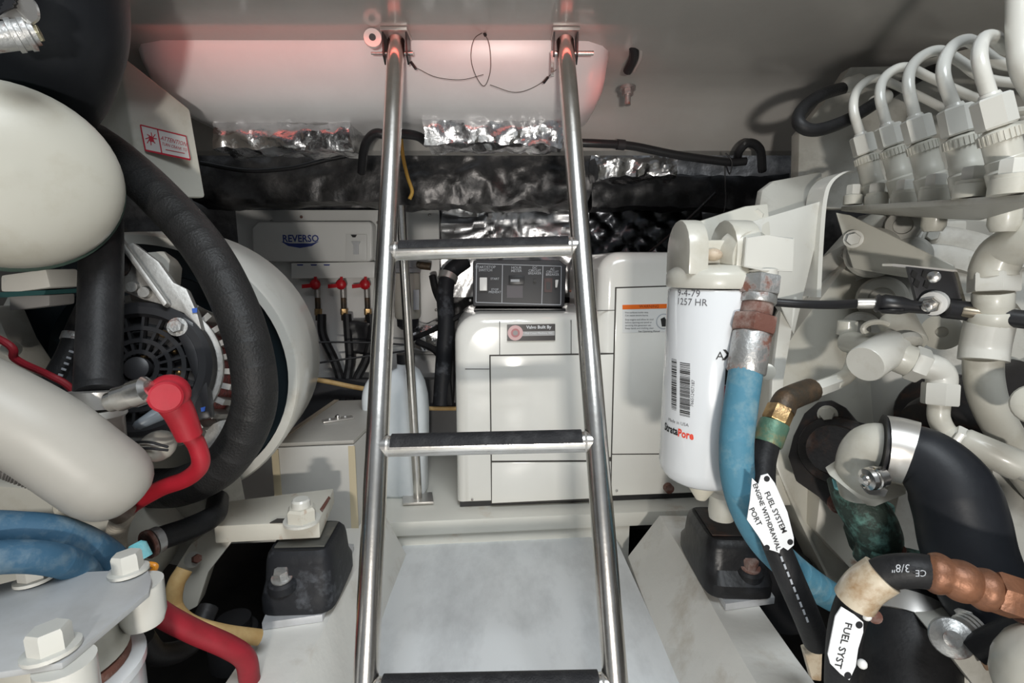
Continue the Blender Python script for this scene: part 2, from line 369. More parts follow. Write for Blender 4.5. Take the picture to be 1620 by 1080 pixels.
# dark tube painting the shade of the slot under the deck, with pale lip
b = MB(); sp = smooth_path(px([(984, 60, 0.99), (1000, 70, 1.00), (1003, 90, 1.03), (993, 112, 1.07)]), 6)
b.tube(sp, 0.010, 10); t = T('slot_shade', 'short dark curved strip for the shaded slot at right end of cockpit moulding', 'seal', b.base()); b.part('shade_strip', plastic, t)
MB().tube([p + V((0.012, 0, 0.004)) for p in sp], 0.007, 10).part('lip', gelgrey, t)

# ------------------------------------------------------------------ foil wrapped insulation
def crumple(c, hx, hy, hz, nx_, ny_, nz_, amp, fr, seed):
    """closed box of grids with creased foil displacement"""
    b = MB(); key = {}
    def vid(i, j, k):
        q = (i, j, k)
        if q not in key:
            a = V((2 * i / nx_ - 1, 2 * j / ny_ - 1, 2 * k / nz_ - 1))
            r = V(a)
            l = max(abs(a.y), abs(a.z)); s_ = math.hypot(a.y, a.z)
            if s_ > 1e-6: r.y, r.z = a.y * (0.62 + 0.38 * l / s_), a.z * (0.62 + 0.38 * l / s_)
            p = V(c) + V(hx) * r.x + V(hy) * r.y + V(hz) * r.z
            w = p * fr + V((seed, seed * 2, 0))
            d = V((noise.noise(w), noise.noise(w + V((9, 0, 0))), noise.noise(w + V((0, 9, 0)))))
            d += V((0, abs(noise.noise(w * 2.3)) - .3, abs(noise.noise(w * 2.1 + V((4, 4, 4)))) - .3)) * 0.8
            key[q] = len(b.v); b.v.append(p + d * amp)
        return key[q]
    for ax, n1, n2, n3 in ((0, ny_, nz_, nx_), (1, nx_, nz_, ny_), (2, nx_, ny_, nz_)):
        for side in (0, n3):
            for a in range(n1):
                for e in range(n2):
                    g = lambda u, v: vid(*((side, u, v) if ax == 0 else (u, side, v) if ax == 1 else (u, v, side)))
                    b.f.append((g(a, e), g(a + 1, e), g(a + 1, e + 1), g(a, e + 1)))
    return b
def crumple_px(x0, y0, x1, y1, yy, depth, amp, fr, seed, nx_=40, nz_=10):
    a = PY(x0, y1, yy); c = PY(x1, y0, yy); m = (a + c) / 2 + V((0, depth / 2, 0))
    return crumple(m, (abs(c.x - a.x) / 2, 0, 0), (0, depth / 2, 0), (0, 0, abs(c.z - a.z) / 2), nx_, 6, nz_, amp, fr, seed)
crumple_px(338, 190, 552, 236, 1.16, 0.10, 0.009, 26, 1).thing('foil_insulation', 'crinkled silver foil wrap under left half of cockpit moulding', 'foil', foil, 'foil wrapped insulation pieces', ang=28)
crumple_px(672, 178, 893, 229, 1.15, 0.10, 0.010, 24, 5).thing('foil_insulation', 'bright crinkled silver foil wrap between the two ladder rails', 'foil', foil, 'foil wrapped insulation pieces', ang=28)
crumple_px(944, 240, 1072, 280, 1.37, 0.12, 0.012, 22, 9, 26, 8).thing('foil_insulation', 'small crumpled foil wrap right of the ladder below black cable', 'foil', foil, 'foil wrapped insulation pieces', ang=28)
crumple_px(300, 238, 610, 322, 1.52, 0.16, 0.014, 9, 13, 40, 12).thing('insulation_roll', 'long dark grey insulation roll behind left ladder rail', 'insulation', oldfoil, 'dark insulation rolls along the bulkhead', ang=60)
crumple_px(612, 232, 935, 326, 1.50, 0.16, 0.016, 14, 17, 50, 14).thing('insulation_roll', 'dark wrinkled insulation roll seen between the ladder rails', 'insulation', oldfoil, 'dark insulation rolls along the bulkhead', ang=50)
crumple_px(936, 272, 1250, 330, 1.54, 0.14, 0.012, 10, 21, 40, 10).thing('insulation_roll', 'near black insulation roll right of the ladder', 'insulation', mat('black_insulation', (0.02, 0.02, 0.022), 0.4, 0.2, (0.06, 0.06, 0.065), 14, 0.5, 0.7, 0.4, 30), 'dark insulation rolls along the bulkhead', ang=60)
# quilted foil sheets behind generator: creases radiating from a fastener
def quilt(name, label, x0, y0, x1, y1, yy, cpx, amp, m, seed, grid=False):
    b = MB(); nx_, nz_ = 64, 26; c = PY(cpx[0], cpx[1], yy)
    for lay in (0, 1):
        for j in range(nz_ + 1):
            for i in range(nx_ + 1):
                p = PY(x0 + (x1 - x0) * i / nx_, y1 + (y0 - y1) * j / nz_, yy)
                dx, dz = p.x - c.x, (p.z - c.z) * 1.3; r = math.hypot(dx, dz); th = math.atan2(dz, dx)
                if grid:
                    h = -amp * (abs(math.sin((dx + dz) * 34)) * abs(math.sin((dx - dz) * 34))) ** 0.6 + 0.6 * amp * noise.noise(p * 30)
                else:
                    h = amp * noise.noise(V((th * 7, r * 2.5, seed))) * min(1, r / 0.05) + amp * .5 * noise.noise(V((th * 17, r * 6, seed + 3))) - 0.012 * math.exp(-(r / 0.045) ** 2) * -1
                b.v.append(p + V((0, h + lay * 0.03, 0)))
    n1 = (nx_ + 1) * (nz_ + 1)
    for j in range(nz_):
        for i in range(nx_):
            a = j * (nx_ + 1) + i; b.f.append((a, a + 1, a + nx_ + 2, a + nx_ + 1)); b.f.append((n1 + a, n1 + a + nx_ + 1, n1 + a + nx_ + 2, n1 + a + 1))
    return b.thing(name, label, 'foil', m, 'quilted foil sheets behind the generator', ang=50, recalc=False)
quilt('foil_sheet', 'bright silver foil sheet with radiating creases above the generator', 698, 326, 936, 470, 1.69, (800, 352), 0.012, foils, 3)
quilt('foil_sheet', 'dark quilted foil sheet right of the ladder above the generator', 932, 318, 1110, 470, 1.68, (1000, 350), 0.010, foilq, 8, True)

# black cables along the bulkhead
def cable(name, label, cat, pts, r, m, group=None, n=10, res=8): 
    b = MB().tube(smooth_path(px(pts), res), r, n); return b.thing(name, label, cat, m, group)
cable('cable', 'thin black cable drooping across the insulation left of the ladder', 'cable', [(318, 258, 1.42), (390, 270, 1.42), (460, 266, 1.42), (520, 252, 1.42), (580, 240, 1.42)], 0.006, plastic)
t, pth = hose('cable_bundle', 'thick black cable bundle hooped behind left ladder rail', 'cable', [(572, 272, 1.20), (577, 232, 1.13), (592, 212, 1.10), (612, 213, 1.10), (640, 212, 1.11), (662, 216, 1.13), (676, 226, 1.16)], 0.010, plastic)
band(t, pth, .55, .60, 0.0115, foil, 'foil_tape')
t, pth = hose('cable_loom', 'black cable loom with clip running right of the ladder', 'cable', [(905, 226, 1.19), (945, 227, 1.19), (1000, 231, 1.20), (1070, 245, 1.21), (1150, 256, 1.22), (1180, 255, 1.22)], 0.0095, plastic)
band(t, pth, .32, .36, 0.012, plastic2, 'cable_clip')
cable('cable', 'looped black cable end under the deck right of the ladder', 'cable', [(1165, 258, 1.25), (1170, 238, 1.21), (1185, 226, 1.20), (1202, 236, 1.21), (1206, 270, 1.25)], 0.010, plastic)
cable('hanger_cord', 'thin grey cord loop tied around the black cable loom', 'cord', [(1148, 242, 1.20), (1158, 256, 1.20), (1154, 275, 1.21), (1147, 262, 1.24), (1148, 320, 1.25), (1142, 345, 1.28)], 0.0016, plastic2)
cable('cable', 'thin black cable running diagonally across dark quilted foil', 'cable', [(1132, 305, 1.45), (1090, 345, 1.47), (1035, 392, 1.5), (1010, 410, 1.5)], 0.004, plastic)
cable('wire', 'yellow and black wire tail hanging behind left ladder rail', 'wire', [(634, 213, 1.11), (638, 250, 1.12), (645, 280, 1.13), (652, 302, 1.13), (648, 315, 1.13)], 0.004, yelloww)

# bolt hanging through the deck
t = T('deck_bolt', 'grey bolt with washer hanging from deck right of the ladder', 'bolt', P(993, 165, 1.10))
MB().cyl(P(993, 142, 1.10), P(993, 138, 1.10), 0.017).part('washer', zinc, t)
MB().cyl(P(993, 166, 1.10), P(993, 139, 1.10), 0.0065).part('shank', zinc, t)
MB().hexa(P(993, 151, 1.10), P(993, 142, 1.10), 0.012).part('nut', zinc, t)

# ------------------------------------------------------------------ pump board on the bulkhead, left of the generator
BY = 1.66; BN = V((0, -1, 0)); BO = V((0, BY, 0))
def bpt(a, c, off=0.0): return PY(a, c, BY) + V((0, -off, 0))
board = T('pump_board', 'white mounting board screwed to the bulkhead behind the ladder', 'board', bpt(560, 640))
quad(MB(), [(372, 332), (694, 332), (697, 505), (640, 522), (700, 560), (708, 640), (400, 640)], BO, BN, -0.02, 0).part('panel', whitep, board, bev=0.002)
for a, c in ((477, 343), (680, 340), (690, 490), (690, 572), (702, 575), (692, 625), (480, 432), (535, 432), (587, 432), (430, 350), (515, 352), (598, 352)):
    MB().ball(bpt(a, c, 0.002), 0.005, (0, -1, 0), sh=.5, n=8).part('screw', zinc, board)
quad(MB(), [(640, 560), (694, 560), (706, 572), (708, 640), (640, 640)], BO, BN, 0.001, 0.012).part('lower_panel', whitep, board, bev=0.003)
pump = T('oil_change_pump', 'white oil change pump case with blue logo on the bulkhead board', 'pump', bpt(510, 440, 0.02))
quad(MB(), [(410, 362), (420, 352), (592, 352), (596, 358), (596, 410), (590, 414), (412, 414)], BO, BN, 0.0008, 0.05).part('case', whitep, pump, bev=0.008, seg=3)
quad(MB(), [(556, 372), (588, 372), (588, 411), (556, 411)], BO, BN, 0.0505, 0.056).part('switch_plate', whitep, pump, bev=0.001)
quad(MB(), [(565, 383), (579, 383), (576, 389), (576, 403), (568, 403), (568, 389)], BO, BN, 0.0565, 0.060).part('toggle_guard', alump, pump)
quad(MB(), [(564, 373), (573, 373), (571, 377), (567, 377)], BO, BN, 0.0565, 0.060).part('knob', plastic, pump)
quad(MB(), [(470, 416), (598, 414), (598, 439), (470, 440)], BO, BN, 0.0008, 0.045).part('manifold', whitep, pump, bev=0.003)
lo = bpt(486, 379, 0.0515)
text(pump, 'REVERSO', lo, RX, EZ, 0.030, inkb, bold=0.0006, sx=0.92)
qp = [(456, 383), (470, 386), (502, 386), (514, 383), (503, 390), (485, 393), (467, 390)]
quad(MB(), qp, BO, BN, 0.0505, 0.0515).part('logo_swoosh', inkb, pump)
for a in (484, 505, 525): quad(MB(), [(a - 5, 418), (a + 5, 418), (a + 4, 420), (a - 4, 420)], BO, BN, 0.0455, 0.0462).part('label_mark', inkb, pump)
for i, (a, hx) in enumerate(((506, 540), (546, 549), (583, 562))):
    v = T('valve', ['left of three red valve handles below the pump case', 'middle of three red valve handles below the pump case', 'right of three red valve handles below the pump case'][i], 'valve', bpt(a, 470, 0.03), 'red manifold valves')
    c0 = bpt(a, 441, 0.025); c1 = bpt(a + 2, 470, 0.03)
    MB().cyl(c0, c1, 0.009).part('valve_body', alum, v)
    MB().ball(bpt(a, 449, 0.04), 0.017, (0, -1, 0), sh=.7).box(bpt(a - 8, 451, 0.045), (0.022, 0, 0.002), (0, 0.004, 0), (0, 0, 0.006)).box(bpt(a + 2, 443, 0.045), (0.004, 0, 0), (0, 0.004, 0), (0, 0, 0.012)).part('handle', redv, v)
    c2 = bpt(a + 3, 505, 0.03)
    MB().cyl(c1, c2, 0.0085).part('barb', brassdk, v)
    MB().hexa(bpt(a + 3, 487, 0.03), bpt(a + 3, 497, 0.03), 0.0115).part('nut', brass, v)
    d0 = 1.60
    cable('oil_hose', 'black oil hose below the ' + ['left', 'middle', 'right'][i] + ' red valve', 'hose', [(a + 3, 497, d0), (a + 5, 530, d0), ((a + hx) / 2 + 6, 570, d0), (hx, 606, d0 - .02), (hx + 2, 640, d0 - .03)], 0.0135, rubber, 'oil hoses under the pump')
cable('wire', 'thin black wire crossing oil hoses, upper', 'wire', [(470, 543, 1.50), (520, 541, 1.52), (590, 542, 1.54), (640, 545, 1.55)], 0.003, plastic)
cable('wire', 'thin black wire crossing oil hoses, lower', 'wire', [(470, 579, 1.50), (530, 570, 1.52), (590, 562, 1.54), (640, 555, 1.55)], 0.003, plastic)
b = crumple_px(556, 508, 596, 560, 1.58, 0.06, 0.008, 26, 31, 12, 10); b.thing('black_bag', 'shiny black plastic wrap behind the oil hoses', 'bag', plastic, ang=60)
# water separator
sx_ = T('separator_filter', 'cream cartridge filter on bulkhead behind left ladder rail', 'filter', bpt(652, 525, 0.07))
cc = bpt(652, 500, 0.07)
MB().lathe(cc, EZ, [(0, .036), (.006, .040), (.135, .040), (.140, .037)], 24).part('cartridge', mat('ivory_filter', (0.66, 0.63, 0.55), 0.4), sx_)
MB().lathe(cc + EZ * .142, EZ, [(0, .043), (.012, .043), (.016, .035), (.038, .035), (.040, .042), (.046, .042), (.05, .03)], 24).part('head', alump, sx_)
MB().lathe(cc - EZ * .034, EZ, [(0, .022), (.01, .033), (.034, .034)], 24).part('bowl', plastic2, sx_)
MB().cyl(cc + EZ * .165 + V((.03, 0, 0)), cc + EZ * .160 + V((.075, 0, 0)), .012).part('outlet', brassdk, sx_)
quad(MB(), [(654, 458), (663, 458), (663, 490), (654, 490)], cc + V((0, -.0405, 0)), BN, 0, .0005).part('sticker', inkgr, sx_)
cable('fuel_hose', 'black hose curving down from the cartridge filter outlet', 'hose', [(684, 436, 1.55), (690, 462, 1.54), (702, 490, 1.52), (712, 530, 1.5), (714, 600, 1.48), (712, 640, 1.48)], 0.011, rubber)
t, pth = hose('exhaust_hose', 'fat black hose rising behind control box of the generator', 'hose', [(736, 412, 1.52), (712, 432, 1.50), (704, 465, 1.48), (706, 510, 1.46), (703, 560, 1.46), (698, 640, 1.46)], 0.024, rubberg)
band(t, pth, .22, .27, .0285, steelb)
cable('power_cable', 'black cable crossing in front of the lower board panel', 'cable', [(660, 540, 1.5), (690, 556, 1.48), (706, 590, 1.46), (712, 640, 1.45)], 0.010, rubber)
cable('power_cable', 'black cable crossing from filter bowl to generator', 'cable', [(648, 538, 1.52), (680, 524, 1.5), (712, 508, 1.46), (735, 495, 1.45)], 0.008, rubber)
b = crumple_px(648, 512, 700, 555, 1.60, 0.05, 0.010, 26, 41, 14, 10); b.thing('foil_insulation', 'small crumpled foil scrap beside the cartridge filter', 'foil', foil, 'foil wrapped insulation pieces', ang=30)
cable('tan_hose', 'tan hose lying behind the grey box', 'hose', [(430, 605, 1.45), (470, 599, 1.46), (510, 602, 1.48), (560, 612, 1.5), (600, 618, 1.5)], 0.007, yellowh)
cable('tan_hose', 'tan hose lying behind the jug under the board', 'hose', [(660, 645, 1.5), (690, 646, 1.5), (722, 646, 1.5)], 0.006, yellowh)
MB().prism(px([(430, 600, 1.56), (725, 600, 1.56), (725, 700, 1.56), (430, 700, 1.56)]), (0, 0.03, 0)).thing('duct_cover', 'black cover strip under the pump board', 'cover', plastic2)

# ------------------------------------------------------------------ generator
GO = PZ(724, 806, 0.067)
def gp(a, c, off=0.0): return hit(a, c, GO, GN) + GN * off
def guw(a, c): p = gp(a, c) - GO; return p.dot(GX), p.z
def gl(u, w, off=0.0): return GO + GX * u + EZ * w + GN * off
gen = T('generator', 'white sound-shielded generator on the shelf behind the ladder', 'generator', GO + GX * .3)
u0 = guw(721, 640)[0]; w1 = guw(800, 497)[1]; u1 = guw(946, 560)[0]; w0 = guw(760, 796)[1]; w2 = guw(1000, 398)[1]
u2 = u1 + 0.30
def rrect(ua, ub, wa, wb, rtl, n=7):
    pts = [(ua, wa), (ub, wa), (ub, wb)]
    for i in range(n + 1):
        an = math.pi / 2 + math.pi / 2 * i / n; pts.append((ua + rtl + rtl * math.cos(an), wb - rtl + rtl * math.sin(an)))
    return pts
def gbody(name, ua, ub, wa, wb, r, dep, bevr):
    f = rrect(ua, ub, wa, wb, r); nseg = 6; rings = []; cx, cz = (ua + ub) / 2, (wa + wb) / 2
    for i in range(nseg + 1):
        an = math.pi / 2 * i / nseg; ins = bevr * (1 - math.sin(an)); off = -bevr * (1 - math.cos(an))
        rings.append([gl(u + (ins if u < cx else -ins), w + (ins * .3 if w < cz else -ins), off) for u, w in f])
    rings.append([gl(u, w, -dep) for u, w in f])
    return MB().rings(rings).part(name, genwht, gen, ang=32)
gbody('left_casing', u0, u1, w0, w1, 0.062, 0.35, 0.03)
gbody('right_casing', u1 + .001, u2, w0, w2, 0.05, 0.36, 0.03)
def gpanel(name, cs, h=0.003): 
    b = MB(); pts = [gp(a, c) for a, c in cs]
    b.prism([p + GN * -0.002 for p in pts], GN * (h + .002)); return b.part(name, genwht, gen, bev=0.0012)
def gseam(cs, name='seam'):
    b = MB(); pts = [gp(a, c) for a, c in cs]; b.prism([p + GN * -0.002 for p in pts], GN * 0.0026); return b.part(name, seam, gen)
gseam([(774, 561), (971, 558), (967, 790), (777, 797)], 'door_gap')
gpanel('front_door', [(776, 563), (943, 561), (944, 727), (778, 728)])
gpanel('kick_panel', [(778, 731), (944, 730), (966, 729), (966, 786), (778, 795)])
gpanel('middle_door', [(945, 561), (970, 560), (966, 722), (946, 726)])
gseam([(973, 454), (1130, 449), (1130, 718), (966, 719)], 'door_gap')
gpanel('right_door', [(975, 456), (1130, 451), (1130, 716), (968, 717)])
gseam([(736, 583), (774, 583), (774, 584), (736, 584)])
gseam([(790, 508), (791, 508), (791, 561), (790, 561)])
gseam([(903, 506), (904, 506), (904, 560), (903, 560)])
gseam([(945, 491), (973, 490), (973, 491), (945, 492)])
b = MB().box(gl((u0 + u2) / 2, w0 / 2, -0.2), GX * ((u2 - u0) / 2 - .006), GB * .185, EZ * (w0 / 2 - .0002))
b.part('rubber_base', plastic, gen)
for a, c in ((747, 789), (958, 782), (975, 775), (1056, 768)): MB().ball(gp(a, c, 0.004), 0.003, GN, sh=.5, n=8).part('screw', zinc, gen)
MB().cyl(gp(1056, 770, 0.0), gp(1056, 770, 0.014), 0.012).part('drain_plug', rust, gen)
# badge
def gq(cs, m, name, t0=0.004, t1=0.005): return quad(MB(), cs, GO, GN, t0, t1).part(name, m, gen)
gq([(802, 513), (878, 512), (878, 538), (802, 539)], mat('badge_dark', (0.05, 0.045, 0.045), 0.3), 'badge', 0.0, 0.004)
gq([(826, 524), (877, 523), (877, 530), (826, 531)], mat('badge_grey', (0.40, 0.40, 0.40), 0.3), 'badge_stripe', 0.004, 0.0045)
MB().lathe(gp(815, 526, .003), GN, [(0, .0180), (.002, .0180)], 28).part('badge_disc', mat('badge_pink', (0.66, 0.42, 0.42), 0.4), gen)
MB().lathe(gp(815, 526, .005), GN, [(0, .0105), (.0008, .0105)], 24).part('badge_ring', mat('badge_rose', (0.45, 0.16, 0.17), .4), gen)
MB().lathe(gp(815, 526, .0058), GN, [(0, .0060), (.0006, .0060)], 20).part('badge_centre', mat('badge_grey2', (0.30, 0.28, 0.28), .4), gen)
text(gen, 'Valvo Built By', gp(852, 517, .0052), GX, EZ, 0.0105, inkw, bold=.0002)
text(gen, 'Mid Coast Machine, NC', gp(852, 526.5, .0052), GX, EZ, 0.0068, inkw)
# warning sticker on the right door
gq([(984, 481), (1066, 479), (1066, 524), (984, 526)], whitep, 'warning_sticker', 0.003, 0.0036)
gq([(984, 482), (1066, 480), (1066, 487), (984, 489)], inko, 'warning_header', 0.0036, 0.0042)
text(gen, 'WARNING', gp(1026, 484.5, .0046), GX, EZ, 0.010, mat('dark_red_ink', (0.25, 0.03, 0.01), .5))
for i, (l, s_) in enumerate((('Hot surfaces inside case.', 0), ('Can cause severe burns.', 0), ('Stop engine and allow to cool', 1), ('before opening any panel or', 1), ('servicing this generator set.', 1), ('Keep hands and clothing clear.', 1))):
    text(gen, l, gp(988, 494 + i * 4.6 + s_ * 2, .0042), GX, EZ, 0.0058, inkg, align='LEFT')
MB().lathe(gp(1049, 508, .0037), GN, [(0, .019), (.0004, .019)], 24).part('pictogram_disc', inkgr, gen)
MB().lathe(gp(1049, 508, .0041), GN, [(0, .0165), (.0004, .0165)], 24).part('pictogram_field', whitep, gen)
gq([(1044, 504), (1050, 501), (1053, 506), (1052, 516), (1046, 516)], ink, 'pictogram_hand', .0045, .005)
text(gen, 'See Operating Manual', gp(1026, 523.5, .0042), GX, EZ, 0.0060, ink)

# control box on top of the left casing, turned a little
CA = math.radians(-1.0); CX = V((math.cos(CA), math.sin(CA), 0)); CN0 = V((math.sin(CA), -math.cos(CA), 0))
CN = (CN0 * math.cos(.10) + EZ * math.sin(.10)).normalized(); CY = CN.cross(CX).normalized()
CO_ = P(822, 448, 1.27)
ctl = T('generator_control_box', 'black generator control box with white rocker switch on top of generator', 'control box', P(822, 489, 1.27))
def cp(a, c, off=0): return hit(a, c, CO_, CN) + CN * off
def cq(cs, m, name, t0, t1, **k): return quad(MB(), cs, CO_, CN, t0, t1).part(name, m, ctl, **k)
cq([(751, 411), (885, 411), (896, 420), (893, 485), (748, 484), (748, 414)], plastic2, 'housing', -0.10, 0, bev=0.006, seg=3)
def cline(a0, c0, a1, c1, w=1.2):
    dx, dy = a1 - a0, c1 - c0; l = math.hypot(dx, dy); nx_, ny_ = -dy / l * w / 2, dx / l * w / 2
    return [(a0 + nx_, c0 + ny_), (a1 + nx_, c1 + ny_), (a1 - nx_, c1 - ny_), (a0 - nx_, c0 - ny_)]
fr_ = [(754, 417), (888, 421), (887, 482), (753, 478)]
b = MB()
for i in range(4): quad(b, cline(*fr_[i], *fr_[(i + 1) % 4]), CO_, CN, .0002, .0008)
for s_ in (((795, 418), (794, 479)), ((859, 420), (857, 481))): quad(b, cline(*s_[0], *s_[1]), CO_, CN, .0002, .0008)
b.part('printed_lines', inkgr, ctl)
cq([(757, 437), (772, 437), (772, 462), (757, 462)], plastic, 'switch_frame', 0, .003)
cq([(759, 439), (771, 439), (771, 460), (759, 460)], whitep, 'rocker_switch', .003, .009, bev=.002)
cq([(805, 436), (830, 436), (829, 450), (805, 450)], plastic, 'hour_meter', 0, .006, bev=.001)
cq([(808, 442), (822, 442), (822, 446), (808, 446)], inkgr, 'meter_digits', .0061, .0066)
cq([(802, 451), (827, 451), (827, 471), (802, 471)], mat('mauve_sticker', (0.12, 0.11, 0.12), .5), 'blank_sticker', .0003, .0009)
MB().cyl(cp(846, 444), cp(846, 444, .008), .004).part('breaker_button', plastic, ctl)
cq([(861, 440), (874, 440), (873, 462), (861, 462)], mat('maroon_plate', (0.06, 0.025, 0.025), .4), 'breaker_plate', 0, .003)
cq([(864, 446), (871, 446), (871, 458), (864, 458)], plastic2, 'breaker_face', .003, .005)
cq([(878, 443), (883, 443), (882, 449), (881, 455), (878, 455)], whitep, 'breaker_toggle', .0, .012, bev=.001)
for s_, a, c, z in (('START/STOP\nSWITCH', 768, 425, .0078), ('START', 783, 441, .0065), ('STOP\nPREHEAT', 783, 460, .0065), ('HOUR\nMETER', 817, 426, .0078), ('DC\nCIRCUIT\nBREAKER', 846, 428, .0070), ('AC\nCIRCUIT\nBREAKER', 874, 430, .0070)):
    text(ctl, s_, cp(a, c, .001), CX, CY, z * 1.15, inkgr, bold=.0001)
for a, c in ((744, 475), (902, 460)): MB().ball(P(a, c, 1.30), .004, GN, n=8).part('screw', zinc, ctl)
MB().box(P(822, 492, 1.33), (0.115, 0, 0), (0, .045, 0), (0, 0, .010)).part('foot', plastic, ctl)

# ------------------------------------------------------------------ ladder
lad = T('ladder', 'stainless steel boarding ladder with black rung treads standing in the middle', 'ladder', PZ(770, 1040, 0))
def rail_line(t0, t1):
    a, c = P(*t0), P(*t1); k = (a.z - 0.004) / (a.z - c.z); return a, a + (c - a) * k
L0, L1 = rail_line((627, 66, .93), (579, 1075, .625)); R0, R1 = rail_line((894, 66, .93), (973, 1075, .625))
lad.location = V(((L1.x + R1.x) / 2, L1.y, 0.0))
for a, c in ((L0, L1), (R0, R1)):
    rl = MB().tube([a.lerp(c, i / 24) for i in range(25)], 0.0158, 28).part('rail', steel, lad)
    MB().lathe(c, (c - a), [(-.02, .0175), (-.001, .0175)], 20).part('rubber_foot', rubber, rl)
def at_py(a, c, y):
    lo_, hi_ = 0.0, 1.0
    for _ in range(40):
        m_ = (lo_ + hi_) / 2
        if proj(a.lerp(c, m_))[1] < y: lo_ = m_
        else: hi_ = m_
    return a.lerp(c, lo_)
LN = (L1 - L0).cross(R0 - L0).normalized()       # normal of the ladder plane
if LN.y > 0: LN = -LN
for yl, yr in ((398, 390), (706, 698), (1092, 1084)):
    a = at_py(L0, L1, yl); c = at_py(R0, R1, yr); ax = (c - a).normalized()
    rg = MB().tube([a.lerp(c, i / 8) for i in range(9)], 0.0145, 22).part('rung', steel, lad)
    up = (EZ - ax * EZ.dot(ax)).normalized(); fr2 = ax.cross(up)
    if fr2.y > 0: fr2 = -fr2
    s0, s1 = a + ax * .021, c - ax * .021; prof2 = []
    for k in range(13):
        an = math.radians(14 + 152 * k / 12); prof2.append((math.cos(an), math.sin(an)))
    r1, r2 = .0172, .0147; sec = [(u * r1, w * r1) for u, w in prof2] + [(u * r2, w * r2) for u, w in reversed(prof2)]
    MB().rings([[q + fr2 * u + up * w for u, w in sec] for q in (s0, s1)]).part('tread', mat('black_grip_rubber', (0.018, 0.018, 0.02), .6, 0, (0.05, 0.05, 0.052), 40, .5, .75, .4, 400), rg)
    for q, sgn in ((a, 1), (c, -1)):
        MB().lathe(q + ax * sgn * .0145, ax * sgn, [(0, .0155), (.003, .0145), (.006, .0128)], 20).part('weld', steelb, rg)
# hinge brackets bolted under the deck
for nm, (bx, by) in (('left', (627, 62)), ('right', (896, 62))):
    c = L0 if nm == 'left' else R0; top = V((c.x, c.y, 1.079))
    h = T('hinge_bracket', nm + ' dark steel hinge bracket holding top of ladder rail under the deck', 'bracket', top - EZ * .05, 'ladder hinge brackets')
    MB().box(top - EZ * .003, (.024, 0, 0), (0, .022, 0), (0, 0, .003)).part('base_plate', steelb, h, bev=.001)
    for sg in (-1, 1):
        x = c.x + sg * .0195
        MB().prism([(x, c.y - .016, top.z - .006), (x, c.y + .016, top.z - .006), (x, c.y + .014, top.z - .045), (x, c.y, top.z - .056), (x, c.y - .014, top.z - .045)], (sg * .003, 0, 0)).part('cheek', mat('dark_bracket', (0.03, 0.03, 0.03), .4, .3), h)
    MB().cyl((c.x - .026, c.y, top.z - .036), (c.x + (.030 if nm == 'left' else .052), c.y, top.z - .036), .004).part('pin', steel, h)
    if nm == 'left':
        MB().lathe(c + V((-.040, -.01, .0)), (0.2, -1, 0), [(0, .0155), (.008, .0155)], 24).part('pull_ring', whitep, h)
        MB().lathe(c + V((-.0385, -.0185, .0)), (0.2, -1, 0), [(0, .006), (.0006, .006)], 16).part('ring_hole', plastic, h)
        MB().cyl(c + V((-.045, -.006, -.022)), c + V((-.018, -.006, -.022)), .0022).part('lanyard_pin', zinc, h)
    else:
        MB().prism([c + V((-.026, -.012, -.02)), c + V((-.020, -.012, -.02)), c + V((-.020, -.010, -.062)), c + V((-.026, -.010, -.062))], (0, .003, 0)).part('spring_clip', zinc, h)
cable('tether_cord', 'thin wire tether looping between the ladder hinges below the deck', 'cord', [(766, 50, .935), (750, 62, .93), (745, 90, .935), (752, 118, .94), (766, 136, .95), (776, 110, .94), (774, 70, .935), (764, 50, .935)], .0007, brassdk, n=5)
cable('tether_cord', 'thin wire tether sagging from left ladder hinge', 'cord', [(660, 108, .93), (690, 122, .94), (730, 126, .945), (765, 118, .945)], .0006, brassdk, n=5)
cable('tether_cord', 'thin wire tether sagging from right ladder hinge', 'cord', [(880, 110, .93), (850, 135, .945), (815, 146, .95), (775, 134, .945)], .0006, brassdk, n=5)
MB().tube(px([(763, 46, .94), (768, 56, .935)]), .003, 8).thing('cord_toggle', 'small black toggle at the deck edge between the hinges', 'toggle', plastic)
MB().tube(px([(650, 98, .94), (658, 109, .94)]), .0026, 8).thing('cord_toggle', 'small black toggle beside the left ladder hinge', 'toggle', plastic)
MB().tube(px([(867, 122, .95), (860, 131, .95)]), .0026, 8).thing('cord_toggle', 'small black toggle hanging left of right ladder hinge', 'toggle', plastic)

# thin stanchion behind the ladder on its foot plate
sb = PZ(661, 790, .070); stt = P(634, 325, 1.16)
st = T('stanchion', 'thin stainless stanchion on square foot behind left ladder rail', 'stanchion', sb)
MB().tube([sb + EZ * .004, stt], .0112, 16).part('tube', steel, st)
MB().box(sb + EZ * .003, (.038, .004, 0), (-.006, .028, 0), (0, 0, .003)).part('foot_plate', steelb, st, bev=.001)

